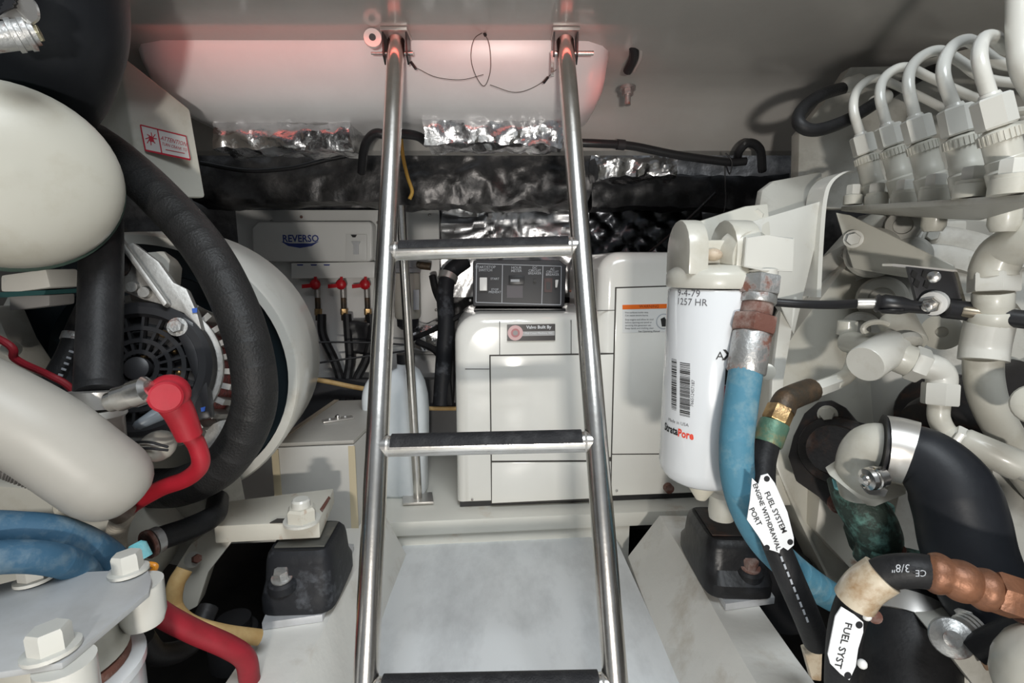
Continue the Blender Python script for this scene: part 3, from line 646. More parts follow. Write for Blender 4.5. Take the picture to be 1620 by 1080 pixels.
# plastic jug
jb = PZ(622, 808, .0675) + V((0, .115, 0)); jug = T('jug', 'milky white plastic jug standing behind left ladder rail', 'jug', jb)
ns = 28; rings = []
for z, hx_, hy_, ox in ((0, .060, .045, 0), (.008, .066, .05, 0), (.10, .066, .05, 0), (.12, .070, .053, 0), (.22, .072, .055, 0), (.26, .070, .054, 0), (.295, .058, .05, .005), (.325, .036, .036, .014), (.335, .022, .022, .018), (.345, .021, .021, .018)):
    rings.append([jb + V((ox + hx_ * math.copysign(abs(math.cos(2 * math.pi * k / ns)) ** .55, math.cos(2 * math.pi * k / ns)), hy_ * math.copysign(abs(math.sin(2 * math.pi * k / ns)) ** .55, math.sin(2 * math.pi * k / ns)), z)) for k in range(ns)])
MB().rings(rings).part('body', jugm, jug, ang=60)
MB().cyl(jb + V((.018, 0, .346)), jb + V((.018, 0, .37)), .023).part('cap', plastic, jug)
MB().tube(smooth_path([jb + V((-.02, -.01, .32)), jb + V((-.055, -.02, .305)), jb + V((-.075, -.02, .27)), jb + V((-.076, -.02, .22)), jb + V((-.062, -.02, .18))], 6), .016, 12).part('handle', jugm, jug)

# grey box with latch
f0 = PZ(440, 855, .068); bx0 = P(431, 708, 1.06); bx1 = P(560, 705, 1.08)
bw = bx1 - bx0; bz = bx0.z - .067
bd = P(452, 640, 1.30); gb = T('storage_box', 'grey lidded box with latch standing left of the ladder', 'box', V(((bx0.x + bx1.x) / 2, bx0.y + .1, .066)))
dv_ = V((0.012, 0.34, 0))
MB().prism([V((bx0.x, bx0.y, .0665)), V((bx1.x, bx1.y, .0665)), V((bx1.x, bx1.y, .0665)) + dv_, V((bx0.x, bx0.y, .0665)) + dv_], (0, 0, bz)).part('body', boxgrey, gb, bev=.003)
tp = [V((bx0.x, bx0.y, .068 + bz)), V((bx1.x, bx1.y, .068 + bz))]; tp = [tp[0], tp[1], tp[1] + dv_, tp[0] + dv_]
MB().prism([p + EZ * .0005 for p in tp], (0, 0, .008)).part('lid', boxlid, gb, bev=.002)
for k in (0, 1):
    x = bx0 if k == 0 else bx1
    MB().prism([V((x.x - (.002 if k == 0 else .014), x.y - .002, .07)), V((x.x + (.014 if k == 0 else .002), x.y - .002, .07)), V((x.x + (.012 if k == 0 else .002), x.y - .002, .064 + bz)), V((x.x - (.002 if k == 0 else .012), x.y - .002, .064 + bz))], (0, .0025, 0)).part('caulk_edge', caulk, gb)
e0, e1 = tp[0] + EZ * .009, tp[3] + EZ * .009
MB().prism([e0, e0 + RX * .012, e1 + RX * .012, e1], (0, 0, .002)).part('lid_edge', mat('brown_edge', (.30, .25, .19), .5), gb)
lc = (tp[0] + tp[1] + tp[2] + tp[3]) / 4 + EZ * .009 + V((-.005, -.02, 0)); lt = MB().box(lc + EZ * .002, (.030, .018, 0), (-.006, .010, 0), (0, 0, .002)).part('latch', steelb, gb, bev=.001)
MB().ball(lc + EZ * .007, .007, n=10).part('latch_knob', steel, lt); MB().ball(lc + V((.014, .01, .005)), .004, n=8).part('rivet', zinc, lt); MB().ball(lc + V((-.016, -.01, .005)), .004, n=8).part('rivet', zinc, lt)

# ------------------------------------------------------------------ left engine
# cover box with sticker
A, B_, C_, D_ = P(187, 82, .95), P(301, 172, .95), P(326, 314, .97), P(226, 312, .95)
cov = T('engine_cover_box', 'cream sheet metal cover box with red ATTENTION sticker at upper left', 'cover', (A + C_) / 2 - EZ * .15)
exv = P(105, 120, 1.06) - P(187, 110, .95)
cv = MB().prism([A, B_, C_, D_], exv).part('cover', cream, cov, bev=.006, seg=3)
cn = (B_ - A).cross(D_ - A).normalized()
if cn.y > 0: cn = -cn
def vp(a, c, off=0): return hit(a, c, A, cn) + cn * off
vx = (vp(300, 235) - vp(224, 215)).normalized(); vy = cn.cross(vx)
if vy.z < 0: vy = -vy
sq = [(223, 198), (295, 216), (302, 253), (231, 238)]
quad(MB(), sq, A, cn, .0, .0012).part('sticker', mat('sticker_pale', (.62, .60, .58), .4), cov)
b = MB()
for i, w in zip(range(4), (1.8, 1.2, 2.8, 2.0)): quad(b, cline(*sq[i], *sq[(i + 1) % 4], w), A, cn, .0012, .0018)
quad(b, cline(250, 205, 257, 243, 1.6), A, cn, .0012, .0018); b.part('sticker_border', inkr, cov)
text(cov, 'ATTENTION', vp(276, 224, .0016), vx, vy, .0105, inkr, sx=.85); text(cov, 'TURN CRANK TO', vp(277, 233, .0016), vx, vy, .0075, inkr, sx=.8)
quad(MB(), cline(263, 237, 293, 243, 1), A, cn, .0012, .0018).part('sticker_arrow', inkr, cov)
b = MB()
for an in range(0, 360, 45): quad(b, cline(240 + 2 * math.cos(an), 219 + 2 * math.sin(an), 240 + 9 * math.cos(math.radians(an)), 220 + 10 * math.sin(math.radians(an)), 1.2), A, cn, .0012, .0017)
quad(b, [(236, 216), (243, 218), (245, 225), (238, 224)], A, cn, .0012, .002); b.part('sticker_emblem', inkr, cov)

# large domed tank
dc = P(12, 281, .585); dax = (EYE + V((.10, 0, .08)) - dc).normalized()
tank = T('expansion_tank', 'big cream domed tank end at upper left', 'tank', dc - EZ * .12)
R_ = .119
MB().lathe(dc, dax, [(-.13, R_ * .90), (-.03, R_ * .98), (-.016, R_ * 1.04), (-.006, R_ * 1.045), (-.004, R_)], 56, su=.90, sv=.86, u=RX).part('body', greenp, tank)
pr = [(-.004, R_), (.012, R_), (.020, R_ * .985)] + [(.020 + .050 * math.sin(math.radians(a)), R_ * .985 * math.cos(math.radians(a)) ** .8) for a in range(8, 90, 8)] + [(.0705, .002)]
MB().lathe(dc, dax, pr, 56, su=.90, sv=.86, u=RX).part('dome_cap', mat('aged_tank_paint', (.50, .485, .42), .38, 0, (.40, .37, .29), 10, .5, .8, .05, 60), tank, ang=50)
ck = mat('white_cap_paint', (.72, .70, .64), .4, 0, (.10, .32, .32), 14, .62, .8)
ft = MB().prism(px([(0, 435, .66), (72, 425, .66), (80, 455, .66), (30, 462, .66), (0, 462, .66)]), (0, .05, 0)).part('bracket_foot', ck, tank, bev=.004)
MB().prism(px([(14, 468, .665), (78, 466, .665), (78, 484, .665), (14, 492, .665)]), (0, .04, 0)).part('rubber_pad', mat('grey_pad', (.28, .27, .26), .6), tank, bev=.003)
MB().prism(px([(-20, 463, .66), (72, 459, .66), (70, 466, .66), (-20, 472, .66)]), (0, .05, 0)).part('green_shim', mat('green_shim', (.03, .10, .10), .5), tank)

# black elbow hose with T-bolt clamp at the very corner
t, pth = hose('intake_elbow', 'large glossy black rubber elbow at top left corner', 'hose', [(55, -190, .56), (66, -60, .60), (72, 45, .64), (40, 140, .70), (-20, 210, .78)], .083, rubbers, n=36, pname='elbow')
cl = T('band_clamp', 'ribbed steel T-bolt clamp barrel on the corner elbow', 'clamp', P(20, 75, .50))
MB().lathe(P(-25, 62, .50), P(62, 52, .52) - P(-25, 62, .50), [(0, .013), (.022, .013), (.0225, .0155), (.027, .0155), (.0275, .014), (.032, .014), (.0325, .0155), (.037, .0155), (.038, .011), (.042, .011)], 28).part('barrel', zinc, cl)
MB().hexa(P(44, 54, .516), P(64, 52, .52), .0085).part('bolt', mat('yellow_zinc', (.55, .50, .34), .35, .7), cl)
cyp = smooth_path(px([(-30, -30, .50), (22, -10, .50), (34, 20, .50), (20, 34, .51)]), 6)
b = MB(); 
for s_ in (-1, 1): pass
w_ = (P(44, 10, .5) - P(0, 0, .5)).normalized() * .016
b.prism([cyp[0] - w_, cyp[0] + w_] + [p + w_ for p in cyp[1:]] + [p - w_ for p in reversed(cyp[1:])], (0, .003, 0)); b.part('band', steelb, cl)
for k in range(5): MB().box(P(22 - k * 3, 8 + k * 6 - 18, .4985), (.007, 0, .003), (0, .0008, 0), (-.0004, 0, .0012)).part('slot', plastic, cl)
MB().tube(px([(118, -20, .9), (140, 14, .9), (160, 40, .92)]), .016, 14).thing('overhead_pipe', 'pale pipe edge behind black corner elbow', 'pipe', cream_g)

# bell housing behind the alternator
bc = P(240, 594, .90); bax = (P(332, 546, 1.13) - bc).normalized()
bh = T('flywheel_housing', 'large round white housing with black drum behind left engine alternator', 'housing', bc - EZ * .26)
MB().lathe(bc, bax, [(.0, .228), (.0, .243), (.006, .247), (.17, .247), (.18, .24), (.18, .10)], 72, caps=False).part('shroud', cream_w, bh)
MB().lathe(bc, bax, [(.006, .228), (.02, .225), (.03, .19), (.028, .18), (.06, .17), (.06, .002)], 64, caps=False).part('drum', teal, bh)

# main coolant hose in front of it
t, pth = hose('coolant_hose', 'long wrapped black hose curving down in front of the round housing', 'hose', [(150, 225, .84), (190, 255, .80), (255, 315, .77), (325, 395, .75), (375, 490, .74), (402, 590, .74), (396, 665, .75), (352, 735, .77), (290, 768, .79), (235, 772, .82)], .0305, rubberw, n=28)

# alternator
ac = P(232, 585, .745); aax = (EYE + V((-.36, 0, .06)) - ac).normalized(); ax_, au, aw = basis(aax)
au = (RX - aax * RX.dot(aax)).normalized(); aw = aax.cross(au)
if aw.z < 0: aw = -aw
def alp(px_, py_, off): return hit(px_, py_, ac, aax) + aax * off
alt = T('alternator', 'alternator with black slotted rear cover and bare aluminium case', 'alternator', ac - EZ * .12)
MB().lathe(ac, aax, [(-.12, .07), (-.11, .112), (-.085, .116), (-.08, .104), (-.078, .104)], 48).part('rear_case', alum, alt)
MB().lathe(ac, aax, [(-.077, .101), (-.006, .101), (-.005, .09)], 48).part('windings', copperw, alt)
MB().lathe(ac, aax, [(-.004, .099), (-.001, .103), (.006, .103), (.008, .098)], 48).part('front_case', alum, alt)
for k in range(30):
    an = 2 * math.pi * k / 30; dr = au * math.cos(an) + aw * math.sin(an); tg = aax.cross(dr)
    MB().box(ac + dr * .108 + aax * -.040, dr * .007, tg * .0042, aax * .039).part('cooling_rib', alum, alt)
MB().lathe(ac, aax, [(.008, .094), (.012, .097), (.026, .095), (.031, .088), (.031, .078), (.024, .074)], 48, caps=False).part('rear_cover', plastic, alt)
MB().lathe(ac, aax, [(.010, .076), (.011, .002)], 40, caps=False).part('inner_plate', plastic2, alt)
for rr_ in (.058, .040, .024):
    MB().lathe(ac, aax, [(.018, rr_ - .003), (.026, rr_ - .003), (.026, rr_ + .003), (.018, rr_ + .003), (.018, rr_ - .003)], 40, caps=False).part('grille_ring', plastic, alt)
for k in range(20):
    an = 2 * math.pi * k / 20; dr = au * math.cos(an) + aw * math.sin(an); tg = aax.cross(dr)
    MB().box(ac + dr * .050 + aax * .020, dr * .030, tg * .0018, aax * .005).part('grille_spoke', plastic, alt)
for a, c in ((265, 530), (282, 556), (290, 588), (276, 602), (262, 640), (235, 565)):
    MB().ball(alp(a, c, .013), .006, aax, n=8).part('diode', brass, alt)
MB().lathe(ac, aax, [(.02, .016), (.032, .016), (.034, .012)], 20).part('bearing_cap', plastic2, alt)
MB().prism([alp(a, c, .008) for a, c in ((280, 512), (302, 504), (318, 515), (322, 545), (338, 600), (345, 660), (320, 665), (318, 600), (300, 550))], aax * .022).part('corner_guard', plastic, alt, bev=.005)
MB().prism([alp(a, c, .006) for a, c in ((196, 398), (222, 390), (262, 420), (285, 452), (305, 462), (322, 500), (330, 530), (318, 520), (300, 500), (270, 488), (235, 478), (196, 462))], aax * .018).part('mounting_ear', alum, alt, bev=.006)
MB().prism([alp(a, c, .026) for a, c in ((198, 384), (208, 382), (284, 488), (278, 494))], aax * .016).part('ear_rib', alum, alt, bev=.003)
MB().prism([alp(a, c, -.01) for a, c in ((205, 396), (255, 392), (265, 408), (262, 440), (235, 440))], aax * -.05).part('pivot_lug', cream_g, alt, bev=.006)
MB().cyl(alp(200, 428, .0245), alp(200, 428, .030), .017).part('pivot_bolt', rustdk, alt)
for a, c in ((226, 462), (244, 470)): MB().cyl(alp(a, c, .0), alp(a, c, .034), .0075).part('boss', alum, alt)
bolt(alt, alp(294, 522, .03), aax, .010, .010, zinc)
MB().lathe(alp(352, 695, -.03), aax, [(0, .030), (.02, .028), (.022, .014)], 24).part('lower_ear', alum, alt)
quad(MB(), [(314, 493), (322, 492), (322, 499), (315, 500)], ac, aax, .0245, .026).part('blue_mark', mat('blue_paint_mark', (.03, .10, .42), .5), alt)
quad(MB(), [(330, 645), (337, 643), (336, 650), (331, 651)], ac, aax, .0305, .032).part('blue_mark', MATS['blue_paint_mark'], alt)

# vertical hose with clamp, stub and angled clamp screw
t, pth = hose('riser_hose', 'upright matt black hose left of the alternator with steel clamp', 'hose', [(162, 350, .72), (161, 400, .69), (159, 500, .66), (156, 600, .63), (155, 625, .62)], .0245, rubber, n=28)
cb = MB().cyl(P(155, 618, .61), P(155, 645, .61), .0285, n=32).part('clamp_band', steelb, t)
MB().lathe(P(172, 637, .578), P(245, 612, .575) - P(172, 637, .578), [(0, .009), (.002, .0115), (.012, .0115), (.0125, .014), (.030, .014), (.031, .0155), (.048, .0155), (.052, .010)], 22).part('clamp_screw', steel, cb)
MB().prism(px([(172, 615, .58), (188, 612, .58), (196, 630, .58), (182, 650, .58), (172, 642, .58)]), (0, .012, 0)).part('clamp_saddle', steel, cb, bev=.002)
MB().lathe(P(156, 646, .61), -EZ, [(0, .027), (.008, .028), (.012, .025), (.045, .024)], 24).part('stub_pipe', cream_w, t)
# heater hose with print
t, pth = hose('heater_hose', 'small black hose with worn white print left of the upright hose', 'hose', [(150, 470, .74), (125, 525, .72), (112, 560, .71), (90, 600, .70), (70, 640, .70)], .0165, rubber)
band(t, pth, .28, .36, .0178, zinc); 
for k, (a, c) in enumerate(((112, 556), (108, 566), (104, 575), (100, 584), (95, 593))): MB().box(P(a + 1, c, .687), (.0030, 0, -.0010), (0, .0005, 0), (.0005, 0, .0012)).part('print_mark', inkgr, t)
cable('red_wire', 'thin red wire running behind the cream casting at far left', 'wire', [(-300, 420, .60), (-10, 532, .62), (25, 568, .63), (75, 592, .66), (110, 612, .67), (140, 650, .68)], .0045, reddk)

# cream casting (elbow pipe with closed round end)
pth = smooth_path(px([(-520, 520, .44), (-300, 552, .47), (-150, 590, .50), (-40, 632, .52), (60, 682, .54), (132, 733, .56), (160, 753, .57)]), 8)
n_ = len(pth); b = MB(); e = (pth[-1] - pth[-2]).normalized(); rr_ = [.0440 + .0020 * i / n_ for i in range(n_)]
for k in range(1, 8):
    a = math.pi / 2 * k / 7; pth.append(pth[n_ - 1] + e * .046 * math.sin(a)); rr_.append(max(.046 * math.cos(a) ** .7, .002))
b.tube(pth, rr_, 36); cst = T('exhaust_casting', 'thick cream painted pipe with rounded end at left edge', 'pipe', b.base()); b.part('pipe_body', mat('smooth_cream', (.42, .40, .36), .45, 0, (.36, .34, .30), 6, .4, .8), cst, ang=60)
MB().lathe(P(150, 782, .63), P(190, 806, .66) - P(150, 782, .63), [(0, .016), (.05, .016)], 18).part('rusty_spigot', mat('stained_flange', (.30, .25, .20), .5, 0, (.10, .05, .03), 20, .5, .7), cst)

# corrugated conduit
cpth = smooth_path(px([(-300, 650, .52), (-20, 728, .56), (40, 748, .57), (80, 762, .58), (125, 768, .60)]), 30)
MB().tube(cpth, [.0125 + .0016 * (1 if (i // 2) % 2 else -1) for i in range(len(cpth))], 14).thing('corrugated_conduit', 'grey ribbed conduit under the cream pipe at left edge', 'conduit', mat('grey_conduit', (.25, .24, .23), .5))

# red battery cable with boot
rb = smooth_path(px([(268, 628, .60), (285, 655, .61), (300, 690, .62)]), 6)
rc = T('battery_cable', 'thick red battery cable with moulded terminal boot at the alternator', 'cable', P(200, 805, .68))
bt = MB().tube(rb, [.0185 - .004 * i / (len(rb) - 1) for i in range(len(rb))], 20).part('boot_sleeve', redm, rc)
MB().ball(P(268, 622, .60), .0225, (EYE - P(268, 622, .6)), n=22).part('boot_head', redm, rc)
MB().lathe(P(262, 628, .585), EYE - P(262, 628, .585), [(0, .018), (.008, .0175), (.010, .015)], 24).part('boot_cap', redm, rc)
MB().tube(smooth_path(px([(298, 685, .62), (312, 705, .63), (317, 735, .64), (295, 757, .65), (255, 772, .66), (215, 795, .68), (190, 815, .70)]), 8), .0105, 18).part('jacket', redm, rc)
MB().lathe(P(212, 676, .62), P(250, 655, .64) - P(212, 676, .62), [(0, .003), (.004, .006), (.02, .008), (.034, .010), (.036, .011), (.044, .011)], 14).thing('sensor_plug', 'small grey sensor plug under the alternator clamp screw', 'sensor', mat('slate_plug', (.16, .19, .22), .35))
ct = T('tied_stud', 'cream stud with two black cable ties below the alternator', 'stud', P(245, 715, .64))
MB().ball(P(250, 705, .64), .019, n=16, su=1.3).part('stud', cream, ct)
for dy in (0, 10): MB().tube(smooth_path(px([(205, 700 + dy, .615), (235, 699 + dy, .612), (266, 707 + dy * .5, .615)]), 5), .0016, 6).part('cable_tie', plastic, ct)

# engine block mass behind everything on the left
blk = T('left_engine_block', 'cream painted flank of left engine block at left edge', 'engine', P(60, 840, .78))
MB().prism(px([(-260, 500, .80), (-10, 485, .80), (14, 540, .80), (40, 580, .80), (60, 640, .80), (-260, 690, .80)]), (0, .05, 0)).part('upper_casting', cream_g, blk, bev=.006)
MB().prism(px([(-260, 740, .70), (60, 770, .70), (170, 770, .72), (190, 860, .72), (240, 890, .74), (215, 960, .74), (-260, 960, .70)]), (-.06, .30, 0)).part('crankcase', cream, blk, bev=.008)
MB().prism(px([(195, 790, .86), (330, 775, .86), (345, 850, .86), (300, 900, .86), (195, 880, .86)]), (0, .10, 0)).part('pan_rail', cream_g, blk, bev=.006)
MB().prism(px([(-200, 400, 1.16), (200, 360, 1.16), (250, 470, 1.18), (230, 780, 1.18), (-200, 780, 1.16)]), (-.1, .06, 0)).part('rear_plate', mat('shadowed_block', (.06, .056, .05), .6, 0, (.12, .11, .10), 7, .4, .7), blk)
MB().lathe(P(18, 552, .76), EYE - P(18, 552, .76), [(0, .012), (.012, .012), (.014, .006), (.016, .006)], 20).part('lug', cream, blk)
bolt(blk, P(105, 800, .695), P(160, 800, .62) - P(105, 800, .695), .011, .022, cream)
bolt(blk, P(330, 800, .858), EYE - P(330, 800, .858), .006, .008, cream_g)

# support arm with adjusting nut
arm = T('support_bracket', 'cream steel engine arm bolted above the left rubber mount', 'bracket', P(420, 860, .88))
zt = P(420, 815, .86).z
top = [PZ(352, 770, zt) + V((-.02, 0.0, 0)), PZ(528, 773, zt), PZ(508, 838, zt), PZ(345, 852, zt)]
top = [PZ(x, y, zt) for x, y in ((362, 792), (528, 772), (505, 824), (338, 832))]
MB().prism(top, (0, 0, -.030)).part('top_plate', cream_r, arm, bev=.003)
lp = px([(338, 832, .855), (382, 838, .855), (330, 905, .83), (312, 960, .82), (262, 985, .82), (276, 900, .83), (300, 862, .84)])
MB().prism(lp, (-.005, .03, 0)).part('leg', cream_r, arm, bev=.004)
ub = P(476, 793, .835); ub.z = zt
MB().lathe(ub, EZ, [(0, .029), (.004, .029)], 28).part('washer', cream_w, arm)
MB().lathe(ub + EZ * .004, EZ, [(0, .0235), (.018, .0235), (.022, .020)], 6, ph=.35).part('lock_nut', cream_r, arm)
MB().lathe(ub + EZ * .026, EZ, [(0, .0145), (.010, .0145), (.013, .012)], 20).part('stud_end', cream_w, arm)
MB().prism([ub + V((-.050, -.007, .0004)), ub + V((-.028, -.007, .0004)), ub + V((-.028, .007, .0004)), ub + V((-.044, .007, .0004))], (0, 0, .0012)).part('slot', seam, arm)
MB().prism([PZ(x, y, zt + .0004) for x, y in ((506, 806), (520, 785), (523, 788), (510, 810))], (0, 0, .001)).part('rust_chip', rust, arm)
MB().lathe(P(305, 885, .822), EYE - P(305, 885, .822), [(0, .012), (.014, .012), (.015, .008)], 18).part('pipe_boss', cream_g, arm)
MB().hexa(P(310, 884, .806), P(313, 883, .80), .007).part('boss_bolt', rust, arm)

# rubber engine mounts
def mount(name, label, c, w, d, h, bpos, mm, rot, stud=True, bm_=zinc):
    """c: base centre.  cast body with raised foot flanges"""
    t = T('engine_mount', label, 'engine mount', c, 'rubber engine mounts'); R = Matrix.Rotation(rot, 3, 'Z')
    def q(x, y, z): return c + R @ V((x, y, z))
    sec = [(-w * .55, 0, 1.0), (-w * .5, 0, 1.0)]
    rings = []
    for z, s, sy in ((0, 1.0, 1.0), (h * .25, 1.0, 1.0), (h * .45, .96, .80), (h * .80, .92, .76), (h * .92, .88, .72), (h, .80, .64)):
        k = 24; rings.append([q(w / 2 * s * math.copysign(abs(math.cos(a)) ** .35, math.cos(a)), d / 2 * sy * math.copysign(abs(math.sin(a)) ** .35, math.sin(a)), z) for a in [2 * math.pi * (i + .5) / k for i in range(k)]])
    MB().rings(rings).part('rubber_body', mm, t, ang=40)
    MB().prism([q(-w * .34, -d * .26, h + .0005), q(w * .34, -d * .26, h + .0005), q(w * .34, d * .26, h + .0005), q(-w * .34, d * .26, h + .0005)], (0, 0, .003)).part('top_plate', rustdk if stud is None else mat('worn_plate', (.10, .10, .09), .5, .3, (.24, .22, .18), 14, .5, .7), t, bev=.001)
    MB().lathe(q(*bpos), R @ V((0, -.25, 1)), [(-.012, .024), (.0, .022), (.004, .018)], 20).part('foot_boss', mm, t)
    bolt(t, q(*bpos) + V((0, -.001, .004)), R @ V((0, -.25, 1)), .012, .016, bm_)
    return t
pc = PZ(474, 955, .115); 
plate_l = [PZ(x, y, .113) for x, y in ((414, 985), (510, 972), (560, 860), (470, 850))]
MB().prism(plate_l, (0, 0, -.0125)).thing('mounting_plate', 'grey aluminium spacer plate under left engine mount', 'plate', alump, 'engine mount spacer plates', bev=.001)
mc = PZ(492, 925, .114)
mount('engine_mount', 'black rubber engine mount on the left engine bed', mc, .118, .155, .092, (-.022, -.060, .050), rubberg, .05)
MB().cyl(mc + EZ * .096 + V((-.01, 0, 0)), mc + EZ * .12 + V((-.01, 0, 0)), .016).thing('mount_stud', 'short steel stud between left mount and engine arm', 'stud', rust)

# hoses low at the left
t, pth = hose('drain_hose', 'short dark hose with rusty clamp beside the left engine arm', 'hose', [(345, 790, .86), (338, 815, .80), (300, 835, .76), (258, 850, .72), (232, 862, .70)], .0165, rubber)
band(t, pth, .80, .90, .0185, zinc); band(t, pth, .93, 1.0, .0195, rust, 'rusty_nut')
t, pth = hose('blue_hose', 'upper of two blue hoses arching in at lower left', 'hose', [(-560, 900, .42), (-260, 850, .46), (-60, 838, .50), (20, 838, .52), (90, 845, .54), (150, 870, .57), (188, 905, .60), (205, 960, .62)], .0185, blued, n=24)
t, pth = hose('blue_hose', 'lower of two blue hoses arching in at lower left', 'hose', [(-560, 950, .38), (-260, 905, .43), (-60, 888, .47), (20, 880, .49), (80, 884, .51), (125, 900, .54), (150, 940, .56)], .0155, blued, n=24)
cable('beige_hose', 'beige ribbed hose segment under the red battery cable', 'hose', [(200, 805, .68), (188, 830, .70), (184, 855, .72), (190, 885, .73)], .013, mat('beige_tube', (.55, .50, .42), .5, 0, (.42, .36, .28), 20, .4, .7, wrap=2, wrapd=.006), n=14)
t, pth = hose('red_hose', 'dark red hose running to the lower left bilge', 'hose', [(225, 948, .60), (262, 975, .62), (310, 1000, .64), (360, 1022, .66), (388, 1042, .68), (395, 1075, .70)], .0135, reddk)
t, pth = hose('tan_hose', 'tan yellow hose bending down beside the engine arm', 'hose', [(292, 900, .72), (278, 925, .71), (276, 960, .71), (300, 985, .70), (350, 1000, .71), (410, 1008, .74)], .011, yellowh)
MB().tube(smooth_path(px([(225, 1010, .64), (250, 1035, .66), (300, 1020, .70), (330, 960, .74)]), 6), .014, 12).thing('bilge_hose', 'dark hose in the bilge behind the white oil filter', 'hose', rubber)
of = T('bilge_filter', 'black canister half hidden in the bilge beside the engine arm', 'filter', P(370, 1040, .95))
MB().lathe(P(375, 1050, .95), EZ, [(0, .03), (.01, .045), (.06, .045), (.07, .04)], 24).part('can', plastic, of)
MB().lathe(P(375, 1050, .95) + EZ * .072, EZ, [(0, .03), (.02, .03)], 24).part('neck', plastic, of)

# filter bracket plate at lower left
zp = .345; nx_ = .006
pl = [PZ(x, y, zp) for x, y in ((-330, 960), (-60, 938), (60, 908), (150, 903), (172, 902), (208, 872), (226, 880), (240, 915), (236, 935), (115, 1036), (98, 1048), (-60, 1072), (-330, 1110))]
fb = T('filter_bracket', 'pale grey bracket plate with white bolts at lower left corner', 'bracket', PZ(90, 990, .25))
MB().prism(pl, (0, 0, -nx_)).part('plate', mat('grey_plate_paint', (.43, .44, .445), .42, 0, (.35, .345, .335), 12, .45, .75, .05, 60), fb, bev=.0015)
for a, c, r in ((204, 905, .0135), (82, 1030, .0150), (55, 918, .0125)):
    p = PZ(a, c, zp); bolt(fb, p, (-.08, .05, 1), r, .021, cream_w)
for a, c in ((216, 925), (96, 1052)):
    p = PZ(a, c, zp - nx_); MB().lathe(p + V((0, .004, 0)), -EZ, [(0, .021), (.035, .021), (.045, .018)], 26).part('boss', cream_w, fb)
hd = PZ(85, 1000, zp - .012) + V((-.022, .02, -.014))
MB().lathe(hd, -EZ, [(0, .048), (.02, .050), (.03, .058)], 40).part('filter_head', cream, fb)
cf = T('oil_filter', 'white spin-on oil filter canister under lower left bracket plate', 'filter', hd - EZ * .18)
MB().lathe(hd - EZ * .034, -EZ, [(0, .056), (.004, .058), (.008, .058)], 40).part('gasket', rust, cf)
MB().lathe(hd - EZ * .043, -EZ, [(0, .066), (.002, .070), (.010, .070), (.014, .067), (.15, .067), (.165, .05)], 48).part('can', filterw, cf)
fc = hd - EZ * .075
def fwrap0(a, b_): return fc + (V((math.sin(.75 + a / .067), -math.cos(.75 + a / .067), 0)) * .0674) + EZ * b_
text(cf, '2571', fc, RX, EZ, .018, inkg, 'handwriting', wrapf=fwrap0)
cable('orange_clip', 'orange plastic clip tip at corner of the bracket plate', 'clip', [(226, 893, .56), (240, 893, .56), (246, 897, .56), (236, 910, .56)], .0032, orangem)
MB().lathe(P(226, 884, .58), P(218, 868, .58) - P(226, 884, .58), [(0, .010), (.016, .010), (.02, .006)], 12).thing('corroded_fitting', 'turquoise corroded fitting behind the bracket plate corner', 'fitting', turq)

# ------------------------------------------------------------------ right engine
blk = T('right_engine_block', 'cream painted right engine block filling the right edge', 'engine', P(1500, 1000, .95))
# rear flange plate, bell and crankcase
MB().prism(px([(1216, 590, .93), (1262, 520, .93), (1330, 430, .95), (1420, 330, .95), (1760, 300, .95), (1760, 760, .95), (1440, 800, .95), (1400, 930, .92), (1330, 960, .90), (1262, 820, .90), (1228, 740, .91)]), (.02, .14, 0)).part('rear_plate', cream, blk, bev=.006)
rc_ = P(1440, 560, .94); rax = (EYE + V((.25, 0, -.02)) - rc_).normalized()
MB().lathe(rc_, rax, [(-.02, .235), (.012, .232), (.016, .225), (.016, .200), (.030, .196), (.034, .185), (.034, .160), (.022, .156), (.022, .10), (.02, .01)], 72).part('bell_cover', cream_g, blk, ang=30)
for k in range(10):
    an = 2 * math.pi * (k + .4) / 10; a_, u_, w_ = basis(rax)
    bolt(blk, rc_ + rax * .016 + (u_ * math.cos(an) + w_ * math.sin(an)) * .213, rax, .010, .012, cream_g)
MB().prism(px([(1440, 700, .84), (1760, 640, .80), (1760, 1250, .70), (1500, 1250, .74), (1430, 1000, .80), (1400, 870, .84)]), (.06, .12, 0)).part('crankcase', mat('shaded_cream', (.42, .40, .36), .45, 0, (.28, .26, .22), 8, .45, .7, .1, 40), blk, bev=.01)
MB().prism(px([(1300, 760, .88), (1330, 740, .88), (1410, 820, .86), (1420, 900, .85), (1345, 900, .86), (1290, 840, .88)]), (.0, .06, 0)).part('lower_flange', cream_r, blk, bev=.005)
for a, c, r in ((1400, 395, .045), (1460, 400, .035), (1415, 470, .040), (1380, 520, .032), (1540, 440, .05), (1560, 560, .045), (1450, 350, .03)):
    p = P(a, c, .90); MB().lathe(p + FW * .03, (EYE - p), [(0, r), (.05, r * .96), (.056, r * .85), (.058, r * .5), (.052, r * .45)], 28).part('cast_boss', cream_g, blk)
MB().prism(px([(1560, 640, .80), (1700, 560, .78), (1700, 1000, .74), (1590, 1000, .76)]), (.03, .10, 0)).part('side_casting', cream_g, blk, bev=.01)
MB().prism(px([(1490, 1020, .56), (1540, 1010, .56), (1600, 1090, .55), (1560, 1110, .55)]), (.02, .10, 0)).part('foot_rail', cream_g, blk, bev=.003)
MB().prism(px([(1500, 1000, .60), (1560, 985, .60), (1620, 1050, .58), (1600, 1110, .58), (1520, 1110, .58)]), (.02, .06, -.02)).part('foot_block', cream, blk, bev=.006)
MB().ball(P(1690, 1085, .43), .050, n=24).part('cream_cap', cream, blk)
